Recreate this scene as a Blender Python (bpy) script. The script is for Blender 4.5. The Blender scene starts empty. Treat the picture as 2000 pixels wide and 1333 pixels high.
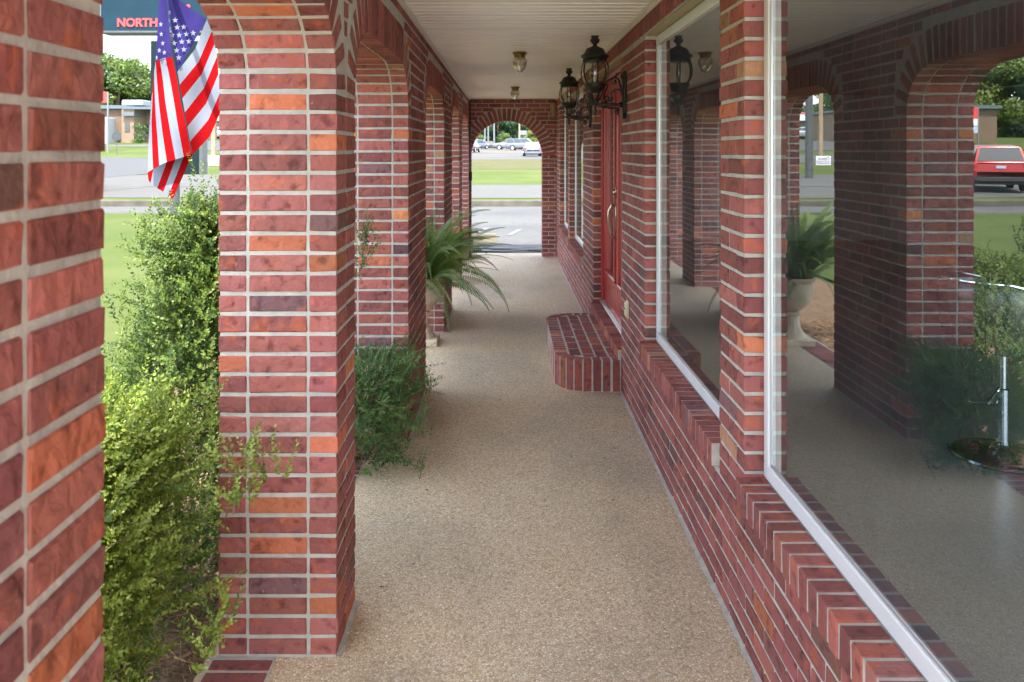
import bpy, math, random
import numpy as np
from mathutils import Vector, Matrix
random.seed(7); rng = np.random.default_rng(11)
PI = math.pi; R = math.radians
SC = bpy.context.scene; COL = SC.collection
F = 1650.0; VX, VY, CH = 986.0, 293.0, 1.704        # focal length in photo pixels, vanishing point, camera height

# ---------------------------------------------------------------- camera, sky, sun, exposure
cam = bpy.data.cameras.new('camera'); co = bpy.data.objects.new('camera', cam); COL.objects.link(co)
co.location = (0, 0, CH); co.rotation_euler = (PI/2, 0, 0)
cam.sensor_width = 36; cam.lens = 36*F/2000
cam.shift_x = (1000-VX)/2000; cam.shift_y = (VY-666.5)/2000
cam.clip_start = 0.05; cam.clip_end = 3000
cam.dof.use_dof = True; cam.dof.focus_distance = 4.2; cam.dof.aperture_fstop = 8
SC.camera = co
SUN_EL, SUN_AZ = R(57), R(179)       # azimuth measured from +Y towards +X: behind the camera
sdir = Vector((math.sin(SUN_AZ)*math.cos(SUN_EL), math.cos(SUN_AZ)*math.cos(SUN_EL), math.sin(SUN_EL)))
sun = bpy.data.lights.new('sun', 'SUN'); sun.energy = 2.0; sun.angle = R(0.55); sun.color = (1, .95, .87)
so = bpy.data.objects.new('sun', sun); COL.objects.link(so); so.rotation_euler = (-sdir).to_track_quat('-Z', 'Y').to_euler()
W = bpy.data.worlds.new('World'); SC.world = W; W.use_nodes = True
wn, wl = W.node_tree.nodes, W.node_tree.links
wn.clear()
wo = wn.new('ShaderNodeOutputWorld'); bg = wn.new('ShaderNodeBackground'); sk = wn.new('ShaderNodeTexSky')
sk.sky_type = 'NISHITA'; sk.sun_disc = False; sk.sun_elevation = SUN_EL; sk.sun_rotation = SUN_AZ
sk.air_density = 1.0; sk.dust_density = 1.5; sk.ozone_density = 1.0
tc = wn.new('ShaderNodeTexCoord'); mp = wn.new('ShaderNodeMapping'); mp.inputs['Scale'].default_value = (1, 1, 3.2)
nz = wn.new('ShaderNodeTexNoise'); nz.inputs['Scale'].default_value = 3.4; nz.inputs['Detail'].default_value = 7
cr = wn.new('ShaderNodeValToRGB'); cr.color_ramp.elements[0].position = .48; cr.color_ramp.elements[1].position = .66
mx = wn.new('ShaderNodeMix'); mx.data_type = 'RGBA'; mx.inputs['B'].default_value = (9.0, 8.8, 8.5, 1)
wl.new(tc.outputs['Generated'], mp.inputs['Vector']); wl.new(mp.outputs[0], nz.inputs['Vector']); wl.new(nz.outputs[0], cr.inputs[0])
wl.new(cr.outputs[0], mx.inputs['Factor']); wl.new(sk.outputs[0], mx.inputs['A']); wl.new(mx.outputs['Result'], bg.inputs['Color'])
bg.inputs['Strength'].default_value = 0.15
wl.new(bg.outputs[0], wo.inputs[0])
SC.view_settings.view_transform = 'Standard'; SC.view_settings.look = 'None'; SC.view_settings.gamma = 1
SC.view_settings.exposure = 2.42
SC.render.engine = 'CYCLES'
SC.cycles.max_bounces = 10; SC.cycles.diffuse_bounces = 6; SC.cycles.glossy_bounces = 5; SC.cycles.transparent_max_bounces = 12
SC.cycles.use_denoising = True
SC.cycles.sample_clamp_indirect = 8

# ---------------------------------------------------------------- materials
def mat(name, col=(.5,.5,.5), rough=.6, metal=0, vary=0, scale=8, bump=0, bscale=40, attr=False, spec=None, detail=5, col2=None, trans=0, ior=None, coords='Object', stretch=None):
    m = bpy.data.materials.new(name); m.use_nodes = True
    n, l = m.node_tree.nodes, m.node_tree.links
    b = n['Principled BSDF']; b.inputs['Roughness'].default_value = rough; b.inputs['Metallic'].default_value = metal
    b.inputs['Base Color'].default_value = (*col, 1)
    if spec is not None: b.inputs['Specular IOR Level'].default_value = spec
    if trans: b.inputs['Transmission Weight'].default_value = trans
    if ior: b.inputs['IOR'].default_value = ior
    t = n.new('ShaderNodeTexCoord'); v = t.outputs[coords]
    if stretch:
        mm = n.new('ShaderNodeMapping'); mm.inputs['Scale'].default_value = stretch; l.new(v, mm.inputs[0]); v = mm.outputs[0]
    src = None
    if attr:
        a = n.new('ShaderNodeAttribute'); a.attribute_name = 'Col'; src = a.outputs['Color']; l.new(src, b.inputs['Base Color'])
    if vary or col2:
        z = n.new('ShaderNodeTexNoise'); z.inputs['Scale'].default_value = scale; z.inputs['Detail'].default_value = detail; l.new(v, z.inputs['Vector'])
        if col2:
            r = n.new('ShaderNodeValToRGB'); r.color_ramp.elements[0].position = .38; r.color_ramp.elements[1].position = .62
            r.color_ramp.elements[0].color = (*col, 1); r.color_ramp.elements[1].color = (*col2, 1)
            l.new(z.outputs[0], r.inputs[0]); l.new(r.outputs[0], b.inputs['Base Color'])
        else:
            mr = n.new('ShaderNodeMapRange'); mr.inputs['From Min'].default_value = .3; mr.inputs['From Max'].default_value = .7
            mr.inputs['To Min'].default_value = 1-vary; mr.inputs['To Max'].default_value = 1+vary
            l.new(z.outputs[0], mr.inputs['Value'])
            x = n.new('ShaderNodeMix'); x.data_type = 'RGBA'; x.blend_type = 'MULTIPLY'; x.inputs['Factor'].default_value = 1
            if src: l.new(src, x.inputs['A'])
            else: x.inputs['A'].default_value = (*col, 1)
            l.new(mr.outputs[0], x.inputs['B']); l.new(x.outputs['Result'], b.inputs['Base Color'])
    if bump:
        z = n.new('ShaderNodeTexNoise'); z.inputs['Scale'].default_value = bscale; z.inputs['Detail'].default_value = 6; l.new(v, z.inputs['Vector'])
        bp = n.new('ShaderNodeBump'); bp.inputs['Strength'].default_value = min(1, bump); bp.inputs['Distance'].default_value = .004
        l.new(z.outputs[0], bp.inputs['Height']); l.new(bp.outputs[0], b.inputs['Normal'])
    return m

def ramp(n, l, src, stops, interp='LINEAR'):
    r = n.new('ShaderNodeValToRGB'); r.color_ramp.interpolation = interp
    e = r.color_ramp.elements
    while len(e) < len(stops): e.new(.5)
    for k, (p, c) in enumerate(stops): e[k].position = p; e[k].color = (*c, 1) if len(c) == 3 else c
    l.new(src, r.inputs[0]); return r.outputs[0]

def brick_material(name, rock):
    m = bpy.data.materials.new(name); m.use_nodes = True
    n, l = m.node_tree.nodes, m.node_tree.links; b = n['Principled BSDF']; b.inputs['Roughness'].default_value = .78
    b.inputs['Specular IOR Level'].default_value = .3
    a = n.new('ShaderNodeAttribute'); a.attribute_name = 'Col'
    t = n.new('ShaderNodeTexCoord'); o = t.outputs['Object']
    # blotches of fired orange and dark iron inside a brick
    z1 = n.new('ShaderNodeTexNoise'); z1.inputs['Scale'].default_value = 14; z1.inputs['Detail'].default_value = 6; z1.inputs['Distortion'].default_value = .4; l.new(o, z1.inputs['Vector'])
    f1 = ramp(n, l, z1.outputs[0], [(.55,(0,0,0)), (.70,(.55,.55,.55))])
    m1 = n.new('ShaderNodeMix'); m1.data_type = 'RGBA'; m1.inputs['B'].default_value = (.52,.13,.05,1)
    l.new(f1, m1.inputs['Factor']); l.new(a.outputs['Color'], m1.inputs['A'])
    z2 = n.new('ShaderNodeTexNoise'); z2.inputs['Scale'].default_value = 26; z2.inputs['Detail'].default_value = 8; l.new(o, z2.inputs['Vector'])
    f2 = ramp(n, l, z2.outputs[0], [(.3,(.5,.46,.48)), (.45,(1,1,1)), (.6,(1.0,1.0,1.0)), (.72,(1.25,1.2,1.15))])
    m2 = n.new('ShaderNodeMix'); m2.data_type = 'RGBA'; m2.blend_type = 'MULTIPLY'; m2.inputs['Factor'].default_value = 1
    l.new(m1.outputs['Result'], m2.inputs['A']); l.new(f2, m2.inputs['B'])
    # mortar smears and lime spots
    z3 = n.new('ShaderNodeTexNoise'); z3.inputs['Scale'].default_value = 55; z3.inputs['Detail'].default_value = 5; z3.inputs['Roughness'].default_value = .7; l.new(o, z3.inputs['Vector'])
    f3 = ramp(n, l, z3.outputs[0], [(.63 if rock else .69,(0,0,0)), (.72 if rock else .78,(.6,.6,.6))])
    z4 = n.new('ShaderNodeTexNoise'); z4.inputs['Scale'].default_value = 2.2; l.new(o, z4.inputs['Vector'])
    f4 = ramp(n, l, z4.outputs[0], [(.42,(0,0,0)), (.62,(1,1,1))])
    fm = n.new('ShaderNodeMath'); fm.operation = 'MULTIPLY'; l.new(f3, fm.inputs[0]); l.new(f4, fm.inputs[1])
    m3 = n.new('ShaderNodeMix'); m3.data_type = 'RGBA'; m3.inputs['B'].default_value = (.5,.42,.36,1)
    l.new(fm.outputs[0], m3.inputs['Factor']); l.new(m2.outputs['Result'], m3.inputs['A']); l.new(m3.outputs['Result'], b.inputs['Base Color'])
    # rock-faced relief
    z5 = n.new('ShaderNodeTexNoise'); z5.inputs['Scale'].default_value = 26 if rock else 60; z5.inputs['Detail'].default_value = 7; z5.inputs['Distortion'].default_value = .35 if rock else 0; z5.inputs['Roughness'].default_value = .45
    if not rock:
        mm = n.new('ShaderNodeMapping'); mm.inputs['Scale'].default_value = (1,1.6,.35); l.new(o, mm.inputs[0]); l.new(mm.outputs[0], z5.inputs['Vector'])
    else: l.new(o, z5.inputs['Vector'])
    bp = n.new('ShaderNodeBump'); bp.inputs['Strength'].default_value = .85 if rock else .6; bp.inputs['Distance'].default_value = .017 if rock else .007
    l.new(z5.outputs[0], bp.inputs['Height']); l.new(bp.outputs[0], b.inputs['Normal'])
    return m
M_BR = brick_material('rock_faced_brick', True)
M_BW = brick_material('wire_cut_brick', False)
M_MO = mat('mortar', (.47,.455,.41), .9, vary=.16, scale=20, bump=.9, bscale=70)
M_WH = mat('white_vinyl', (.78,.80,.82), .35, vary=.04, scale=4)
M_CE = mat('white_soffit', (.93,.89,.80), .38, vary=.05, scale=3)
M_TRIM = mat('soffit_trim', (.74,.70,.62), .45)
M_BLK = mat('black_cast_metal', (.016,.017,.015), .42, bump=.3, bscale=120)
M_BRASS = mat('aged_brass', (.28,.19,.07), .38, 1, vary=.3, scale=30)
M_NICK = mat('polished_nickel', (.42,.36,.27), .18, 1)
M_RED = mat('red_door_paint', (.42,.035,.03), .3, vary=.06, scale=3)
M_ALU = mat('aluminium', (.62,.64,.66), .35, .8)
M_CHR = mat('chrome', (.75,.78,.8), .08, 1)
M_IVORY = mat('ivory_plastic', (.72,.68,.45), .4)
M_CON = mat('cast_concrete', (.55,.47,.34), .85, vary=.22, scale=9, bump=.6, bscale=60)
M_CURB = mat('old_kerb_concrete', (.095,.085,.065), .9, vary=.3, scale=2.5, bump=.6)
M_WOOD = mat('weathered_pole', (.33,.23,.15), .85, vary=.25, scale=6, stretch=(4,4,.4))
M_PALE = mat('weathered_white_paint', (.17,.18,.19), .6)
M_GALV = mat('galvanised_pole', (.10,.105,.11), .5, .4, vary=.15, scale=5)
M_TYRE = mat('tyre_rubber', (.02,.02,.021), .8)
M_PGLASS = mat('dark_window', (.03,.04,.05), .08, spec=.8)
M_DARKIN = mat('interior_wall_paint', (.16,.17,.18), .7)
M_LEAF = mat('leaf', attr=True, rough=.42, spec=.45)
for mm_ in (M_LEAF,):
    b_ = mm_.node_tree.nodes['Principled BSDF']
    n_, l_ = mm_.node_tree.nodes, mm_.node_tree.links
    tr_ = n_.new('ShaderNodeBsdfTranslucent'); ms_ = n_.new('ShaderNodeMixShader'); ms_.inputs[0].default_value = .32
    at_ = [q for q in n_ if q.type == 'ATTRIBUTE'][0]
    l_.new(at_.outputs['Color'], tr_.inputs['Color']); l_.new(b_.outputs[0], ms_.inputs[1]); l_.new(tr_.outputs[0], ms_.inputs[2])
    l_.new(ms_.outputs[0], n_['Material Output'].inputs[0])
M_STEM = mat('stem_bark', (.17,.115,.06), .9)
M_MULCH = mat('pine_straw_mulch', (.10,.055,.03), .95, col2=(.25,.16,.09), scale=60, bump=1, bscale=90)

def glass_pane_mat(name, tint, ior, rough=0.0):
    m = bpy.data.materials.new(name); m.use_nodes = True
    n, l = m.node_tree.nodes, m.node_tree.links
    for q in list(n):
        if q.type != 'OUTPUT_MATERIAL': n.remove(q)
    fr = n.new('ShaderNodeFresnel'); fr.inputs['IOR'].default_value = ior
    gl = n.new('ShaderNodeBsdfGlossy'); gl.inputs['Roughness'].default_value = rough; gl.inputs['Color'].default_value = (.97,1,.97,1)
    tr = n.new('ShaderNodeBsdfTransparent'); tr.inputs['Color'].default_value = (*tint, 1)
    ge = n.new('ShaderNodeNewGeometry'); sb = n.new('ShaderNodeMath'); sb.operation = 'MULTIPLY_ADD'; sb.inputs[1].default_value = -1; sb.inputs[2].default_value = 1; l.new(ge.outputs['Backfacing'], sb.inputs[0])
    ml = n.new('ShaderNodeMath'); ml.operation = 'MULTIPLY'; l.new(fr.outputs[0], ml.inputs[0]); l.new(sb.outputs[0], ml.inputs[1])
    ms = n.new('ShaderNodeMixShader'); l.new(ml.outputs[0], ms.inputs[0]); l.new(tr.outputs[0], ms.inputs[1]); l.new(gl.outputs[0], ms.inputs[2])
    tx = n.new('ShaderNodeTexCoord'); mm = n.new('ShaderNodeMapping'); mm.inputs['Scale'].default_value = (1,1.2,.35); zz = n.new('ShaderNodeTexNoise'); zz.inputs['Scale'].default_value = 5; zz.inputs['Detail'].default_value = 8; zz.inputs['Distortion'].default_value = .8
    l.new(tx.outputs['Object'], mm.inputs[0]); l.new(mm.outputs[0], zz.inputs['Vector']); ff = ramp(n, l, zz.outputs[0], [(.5,(.0,.0,.0)), (.8,(.022,.022,.022))])
    df_ = n.new('ShaderNodeBsdfDiffuse'); df_.inputs[0].default_value = (.6,.62,.62,1); m2 = n.new('ShaderNodeMixShader'); l.new(ff, m2.inputs[0]); l.new(ms.outputs[0], m2.inputs[1]); l.new(df_.outputs[0], m2.inputs[2])
    l.new(m2.outputs[0], [q for q in n if q.type == 'OUTPUT_MATERIAL'][0].inputs[0])
    return m
M_GLASS = glass_pane_mat('double_glazing', (.92,.97,.98), 3.3)
M_LGLASS = glass_pane_mat('lantern_glass', (.95,.95,.90), 1.9, .03)
M_SHADE = mat('ribbed_clear_glass', (.85,.83,.74), .15, trans=.75, ior=1.3, spec=.7)

def floor_material():
    m = bpy.data.materials.new('exposed_aggregate'); m.use_nodes = True
    n, l = m.node_tree.nodes, m.node_tree.links; b = n['Principled BSDF']
    t = n.new('ShaderNodeTexCoord'); o = t.outputs['Object']
    v = n.new('ShaderNodeTexVoronoi'); v.inputs['Scale'].default_value = 104; v.inputs['Randomness'].default_value = 1; l.new(o, v.inputs['Vector'])
    c = ramp(n, l, v.outputs['Color'], [(0,(.08,.05,.03)), (.2,(.30,.18,.08)), (.36,(.55,.38,.19)), (.52,(.60,.48,.31)), (.68,(.38,.25,.12)), (.82,(.66,.55,.38)), (.95,(.82,.78,.70))])
    v2 = n.new('ShaderNodeTexVoronoi'); v2.feature = 'DISTANCE_TO_EDGE'; v2.inputs['Scale'].default_value = 104; l.new(o, v2.inputs['Vector'])
    g = ramp(n, l, v2.outputs['Distance'], [(.02,(1,1,1)), (.16,(0,0,0))])
    x = n.new('ShaderNodeMix'); x.data_type = 'RGBA'; x.inputs['B'].default_value = (.13,.09,.05,1); l.new(g, x.inputs['Factor']); l.new(c, x.inputs['A'])
    # fewer stones, larger matrix patches
    z0 = n.new('ShaderNodeTexNoise'); z0.inputs['Scale'].default_value = 38; z0.inputs['Detail'].default_value = 3; l.new(o, z0.inputs['Vector'])
    g0 = ramp(n, l, z0.outputs[0], [(.56,(0,0,0)), (.70,(.5,.5,.5))])
    x0 = n.new('ShaderNodeMix'); x0.data_type = 'RGBA'; x0.inputs['B'].default_value = (.48,.41,.31,1); l.new(g0, x0.inputs['Factor']); l.new(x.outputs['Result'], x0.inputs['A'])
    # traffic and damp staining across the walk
    mm = n.new('ShaderNodeMapping'); mm.inputs['Scale'].default_value = (.9,.6,1); l.new(o, mm.inputs[0])
    z = n.new('ShaderNodeTexNoise'); z.inputs['Scale'].default_value = 1.4; z.inputs['Detail'].default_value = 5; l.new(mm.outputs[0], z.inputs['Vector'])
    s = ramp(n, l, z.outputs[0], [(.3,(.72,.69,.64)), (.5,(1,.93,.81)), (.7,(1.0,.90,.74))])
    y = n.new('ShaderNodeMix'); y.data_type = 'RGBA'; y.blend_type = 'MULTIPLY'; y.inputs['Factor'].default_value = 1; g_ = n.new('ShaderNodeGamma'); g_.inputs[1].default_value = .47; l.new(x0.outputs['Result'], g_.inputs[0]); l.new(g_.outputs[0], y.inputs['A']); l.new(s, y.inputs['B'])
    # one dark worn patch flecked with white grit
    mp2 = n.new('ShaderNodeMapping'); mp2.inputs['Location'].default_value = (-.35,-12.6,0); mp2.inputs['Scale'].default_value = (2.4,1.52,1); l.new(o, mp2.inputs[0])
    gd = n.new('ShaderNodeTexGradient'); gd.gradient_type = 'SPHERICAL'; l.new(mp2.outputs[0], gd.inputs[0])
    dk = ramp(n, l, gd.outputs[1], [(.0,(1,1,1)), (.6,(.78,.77,.76))])
    yy = n.new('ShaderNodeMix'); yy.data_type = 'RGBA'; yy.blend_type = 'MULTIPLY'; yy.inputs['Factor'].default_value = 1; l.new(y.outputs['Result'], yy.inputs['A']); l.new(dk, yy.inputs['B']); y = yy
    l.new(y.outputs['Result'], b.inputs['Base Color']); b.inputs['Roughness'].default_value = .72; b.inputs['Specular IOR Level'].default_value = .4
    bp = n.new('ShaderNodeBump'); bp.inputs['Strength'].default_value = .8; bp.inputs['Distance'].default_value = .003
    l.new(v2.outputs['Distance'], bp.inputs['Height']); l.new(bp.outputs[0], b.inputs['Normal'])
    return m
M_FLOOR = floor_material()

def ground_mat(name, c1, c2, scale, c3=None, big=.15, rough=.95, bump=.5, bs=80):
    m = bpy.data.materials.new(name); m.use_nodes = True
    n, l = m.node_tree.nodes, m.node_tree.links; b = n['Principled BSDF']; b.inputs['Roughness'].default_value = rough
    b.inputs['Specular IOR Level'].default_value = .2
    o = n.new('ShaderNodeTexCoord').outputs['Object']
    z = n.new('ShaderNodeTexNoise'); z.inputs['Scale'].default_value = scale; z.inputs['Detail'].default_value = 8; z.inputs['Roughness'].default_value = .65; l.new(o, z.inputs['Vector'])
    a = ramp(n, l, z.outputs[0], [(.35, c1), (.65, c2)])
    z2 = n.new('ShaderNodeTexNoise'); z2.inputs['Scale'].default_value = big; z2.inputs['Detail'].default_value = 6; l.new(o, z2.inputs['Vector'])
    f = ramp(n, l, z2.outputs[0], [(.45,(0,0,0)), (.65,(1,1,1))])
    x = n.new('ShaderNodeMix'); x.data_type = 'RGBA'; x.inputs['B'].default_value = (*(c3 or c2), 1); l.new(f, x.inputs['Factor']); l.new(a, x.inputs['A'])
    l.new(x.outputs['Result'], b.inputs['Base Color'])
    z3 = n.new('ShaderNodeTexNoise'); z3.inputs['Scale'].default_value = bs; l.new(o, z3.inputs['Vector'])
    bp = n.new('ShaderNodeBump'); bp.inputs['Strength'].default_value = bump; bp.inputs['Distance'].default_value = .02; l.new(z3.outputs[0], bp.inputs['Height']); l.new(bp.outputs[0], b.inputs['Normal'])
    return m
M_LAWN = ground_mat('lawn', (.058,.090,.015), (.090,.120,.024), 25, (.105,.128,.032), .3, bump=1, bs=60)
M_DRY = ground_mat('dry_lawn', (.085,.083,.027), (.12,.10,.05), 4, (.075,.09,.026), .4)
M_ROAD = ground_mat('pale_concrete_road', (.10,.098,.09), (.125,.122,.113), 3, (.11,.106,.097), .12, bump=.2)
M_LOT = ground_mat('worn_asphalt', (.105,.103,.098), (.135,.131,.122), 6, (.085,.087,.09), .2, bump=.4)
M_STREET = ground_mat('grey_asphalt', (.085,.086,.087), (.105,.104,.102), 6, (.09,.09,.09), .1, bump=.3)
M_PAINT = mat('road_paint', (.125,.123,.116), .8, vary=.15, scale=12)

# ---------------------------------------------------------------- mesh helpers
class MB:
    """Collects verts, faces, material slots; builds one mesh object."""
    def __init__(s): s.v = []; s.f = []; s.m = []; s.c = []; s.bricks = []
    def add(s, vs, fs, mi=0, col=None):
        o = len(s.v); s.v.extend([tuple(p) for p in vs]); s.f.extend([tuple(o+i for i in f) for f in fs]); s.m.extend([mi]*len(fs))
        s.c.extend([col or (1,1,1)]*len(vs)); return s
    def box(s, x0, x1, y0, y1, z0, z1, mi=0, bev=0, col=None):
        c = Vector(((x0+x1)/2, (y0+y1)/2, (z0+z1)/2)); h = (abs(x1-x0)/2, abs(y1-y0)/2, abs(z1-z0)/2)
        return s.obox(c, (Vector((1,0,0)), Vector((0,1,0)), Vector((0,0,1))), h, mi, bev, col)
    def obox(s, c, ax, h, mi=0, bev=0, col=None):
        c = Vector(c)
        if bev <= 0:
            vs = [c + ax[0]*h[0]*a + ax[1]*h[1]*b + ax[2]*h[2]*d for a in (-1,1) for b in (-1,1) for d in (-1,1)]
            return s.add(vs, [(0,1,3,2),(4,6,7,5),(0,4,5,1),(2,3,7,6),(0,2,6,4),(1,5,7,3)], mi, col)
        bev = min(bev, min(h)*.9)
        vs = []
        for T in CT:
            vs.append(c + ax[0]*T[0]*(h[0]-bev*(1-T[3])) + ax[1]*T[1]*(h[1]-bev*(1-T[4])) + ax[2]*T[2]*(h[2]-bev*(1-T[5])))
        return s.add(vs, CF, mi, col)
    def lathe(s, prof, n=20, c=(0,0,0), mi=0, cap=True, flute=0, axis=None):
        c = Vector(c); vs = []; fs = []
        q = Vector((0,0,1)).rotation_difference(Vector(axis)) if axis else None
        for (r, z) in prof:
            for k in range(n):
                a = 2*PI*k/n; rr = r*(1-flute*(k % 2)); p = Vector((rr*math.cos(a), rr*math.sin(a), z))
                if q: p = q @ p
                vs.append(c+p)
        for i in range(len(prof)-1):
            for k in range(n):
                k2 = (k+1) % n; fs.append((i*n+k, i*n+k2, (i+1)*n+k2, (i+1)*n+k))
        if cap: fs.append(tuple(range(n-1,-1,-1))); fs.append(tuple((len(prof)-1)*n+k for k in range(n)))
        return s.add(vs, fs, mi)
    def tube(s, pts, r, n=8, mi=0, col=None):
        pts = [Vector(p) for p in pts]; N = len(pts); rs = r if isinstance(r, (list, tuple)) else [r]*N
        vs = []; fs = []; up = None
        for i, p in enumerate(pts):
            t = (pts[min(i+1,N-1)]-pts[max(i-1,0)]).normalized()
            if up is None: up = Vector((0,0,1)) if abs(t.z) < .9 else Vector((1,0,0))
            u = (up - t*up.dot(t)).normalized(); w = t.cross(u); up = u
            for k in range(n):
                a = 2*PI*k/n; vs.append(p + (u*math.cos(a)+w*math.sin(a))*rs[i])
        for i in range(N-1):
            for k in range(n):
                k2 = (k+1) % n; fs.append((i*n+k, i*n+k2, (i+1)*n+k2, (i+1)*n+k))
        fs.append(tuple(range(n-1,-1,-1))); fs.append(tuple((N-1)*n+k for k in range(n)))
        return s.add(vs, fs, mi, col)
    def brick(s, c, ax, h, col, bev=.003):
        s.bricks.append((tuple(c), tuple(ax[0]), tuple(ax[1]), tuple(ax[2]), tuple(h), col, bev))
    def build(s, name, mats, parent=None, smooth=False, attr=False):
        V = np.array(s.v, dtype=np.float64).reshape(-1,3); Fs = list(s.f); mi = list(s.m); C = np.array(s.c, dtype=np.float64).reshape(-1,3)
        if s.bricks:
            B = s.bricks; K = len(B)
            c = np.array([b[0] for b in B]); A = np.array([[b[1],b[2],b[3]] for b in B]); h = np.array([b[4] for b in B]); col = np.array([b[5] for b in B]); bv = np.array([b[6] for b in B])
            T = np.array(CT, dtype=float); sg = T[:,:3]; on = T[:,3:]
            bvv = np.minimum(bv, h.min(axis=1)*.8)
            loc = sg[None]*(h[:,None,:] - bvv[:,None,None]*(1-on[None]))
            loc += np.random.default_rng(3).normal(0, .0009, loc.shape)
            P = c[:,None,:] + np.einsum('bvi,bij->bvj', loc, A)
            base = len(V) + np.arange(K)*24
            V = np.vstack([V, P.reshape(-1,3)]) if len(V) else P.reshape(-1,3)
            cc = np.repeat(col[:,None,:], 24, axis=1).reshape(-1,3); C = np.vstack([C, cc]) if len(C) else cc
            for b0 in base.tolist():
                Fs.extend([tuple(b0+i for i in f) for f in CF]); mi.extend([0]*len(CF))
        me = bpy.data.meshes.new(name); me.from_pydata(V.tolist(), [], Fs); 
        for m in (mats if isinstance(mats, (list,tuple)) else [mats]): me.materials.append(m)
        me.polygons.foreach_set('material_index', mi)
        if smooth: me.polygons.foreach_set('use_smooth', [True]*len(me.polygons))
        if attr or s.bricks:
            at = me.color_attributes.new('Col', 'FLOAT_COLOR', 'POINT')
            at.data.foreach_set('color', np.hstack([C, np.ones((len(C),1))]).astype(np.float32).ravel())
        me.update()
        if smooth:
            try: me.set_sharp_from_angle(angle=R(38))
            except Exception: pass
        o = bpy.data.objects.new(name, me); COL.objects.link(o)
        if parent is not None: o.parent = parent; o.matrix_parent_inverse = Matrix.Translation(-Vector(parent.location)) if not parent.rotation_euler.z else parent_inv(parent)
        return o
def parent_inv(p):
    return (Matrix.Translation(p.location) @ p.rotation_euler.to_matrix().to_4x4()).inverted()
# chamfer-box template
CT = []; _id = {}
for sx in (-1,1):
    for sy in (-1,1):
        for sz in (-1,1):
            for k in range(3):
                _id[(sx,sy,sz,k)] = len(CT); CT.append((sx,sy,sz, 1 if k==0 else 0, 1 if k==1 else 0, 1 if k==2 else 0))
CF = []
def _q(vs, nrm):
    P = [Vector((CT[i][0]*(.8+.2*CT[i][3]), CT[i][1]*(.8+.2*CT[i][4]), CT[i][2]*(.8+.2*CT[i][5]))) for i in vs]
    if (P[1]-P[0]).cross(P[2]-P[1]).dot(Vector(nrm)) < 0: vs = vs[::-1]
    CF.append(tuple(vs))
for k in range(3):
    a, b = (k+1)%3, (k+2)%3
    for s_ in (-1,1):
        vs = []
        for (p, q) in ((-1,-1),(1,-1),(1,1),(-1,1)):
            t = [0,0,0]; t[k]=s_; t[a]=p; t[b]=q; vs.append(_id[(t[0],t[1],t[2],k)])
        nn = [0,0,0]; nn[k]=s_; _q(vs, nn)
    for p in (-1,1):
        for q in (-1,1):
            e = []
            for t_, kk in ((-1,a),(-1,b),(1,b),(1,a)):
                t = [0,0,0]; t[k]=t_; t[a]=p; t[b]=q; e.append(_id[(t[0],t[1],t[2],kk)])
            nn = [0,0,0]; nn[a]=p; nn[b]=q; _q(e, nn)
for sx in (-1,1):
    for sy in (-1,1):
        for sz in (-1,1): _q([_id[(sx,sy,sz,k)] for k in range(3)], (sx,sy,sz))
AX = (Vector((1,0,0)), Vector((0,1,0)), Vector((0,0,1)))

def tag(o, label=None, cat=None, group=None, kind=None):
    if label: o['label'] = label
    if cat: o['category'] = cat
    if group: o['group'] = group
    if kind: o['kind'] = kind
    return o
def thing(name, label, cat, loc=(0,0,0), group=None):
    o = bpy.data.objects.new(name, None); COL.objects.link(o); o.location = loc; o.empty_display_size = .1
    return tag(o, label, cat, group)
def ctree(o, parent=None, loc=None, rotz=None):
    c = o.copy(); COL.objects.link(c)
    if parent: c.parent = parent; c.matrix_parent_inverse = o.matrix_parent_inverse.copy()
    if loc is not None: c.location = loc
    if rotz is not None: c.rotation_euler = (0,0,rotz)
    for ch in list(o.children): ctree(ch, c)
    return c
def PX(px, py, d): return Vector(((px-VX)*d/F, d, CH-(py-VY)*d/F))     # photo pixel at depth d -> world point

# ---------------------------------------------------------------- terrain
def prof(pts, y):
    for (a, b), (c, d) in zip(pts, pts[1:]):
        if y <= c: 
            t = (y-a)/(c-a); return b+(d-b)*t
    return pts[-1][1]
PA = [(-400,-.08),(26.6,-.08),(26.66,.07),(38.6,.09),(70,.9),(88,1.03),(130,1.59),(165,1.95),(400,6),(1500,14)]
PB = [(-400,-.08),(26.6,-.08),(26.66,.07),(30,.12),(45,.38),(62,1.25),(83,2.4),(200,6),(400,12),(1500,20)]
def TZ(x, y):
    t = min(1, max(0, (-x-5)/14)); t = t*t*(3-2*t)
    return prof(PA, y)*(1-t) + prof(PB, y)*t
def hit(px, py, dmin=5, dmax=400):
    d = dmin
    while d < dmax:
        p = PX(px, py, d)
        if p.z <= TZ(p.x, p.y): break
        d += .1
    return Vector((p.x, p.y, TZ(p.x, p.y)))
def grid_sheet(name, xs, ys, off, m, label=None, zf=None, kind='structure'):
    vs = [(x, y, (zf or TZ)(x, y)+off) for y in ys for x in xs]; n = len(xs)
    fs = [(j*n+i, j*n+i+1, (j+1)*n+i+1, (j+1)*n+i) for j in range(len(ys)-1) for i in range(n-1)]
    o = MB().add(vs, fs).build(name, m); return tag(o, kind=kind, label=label)
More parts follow.
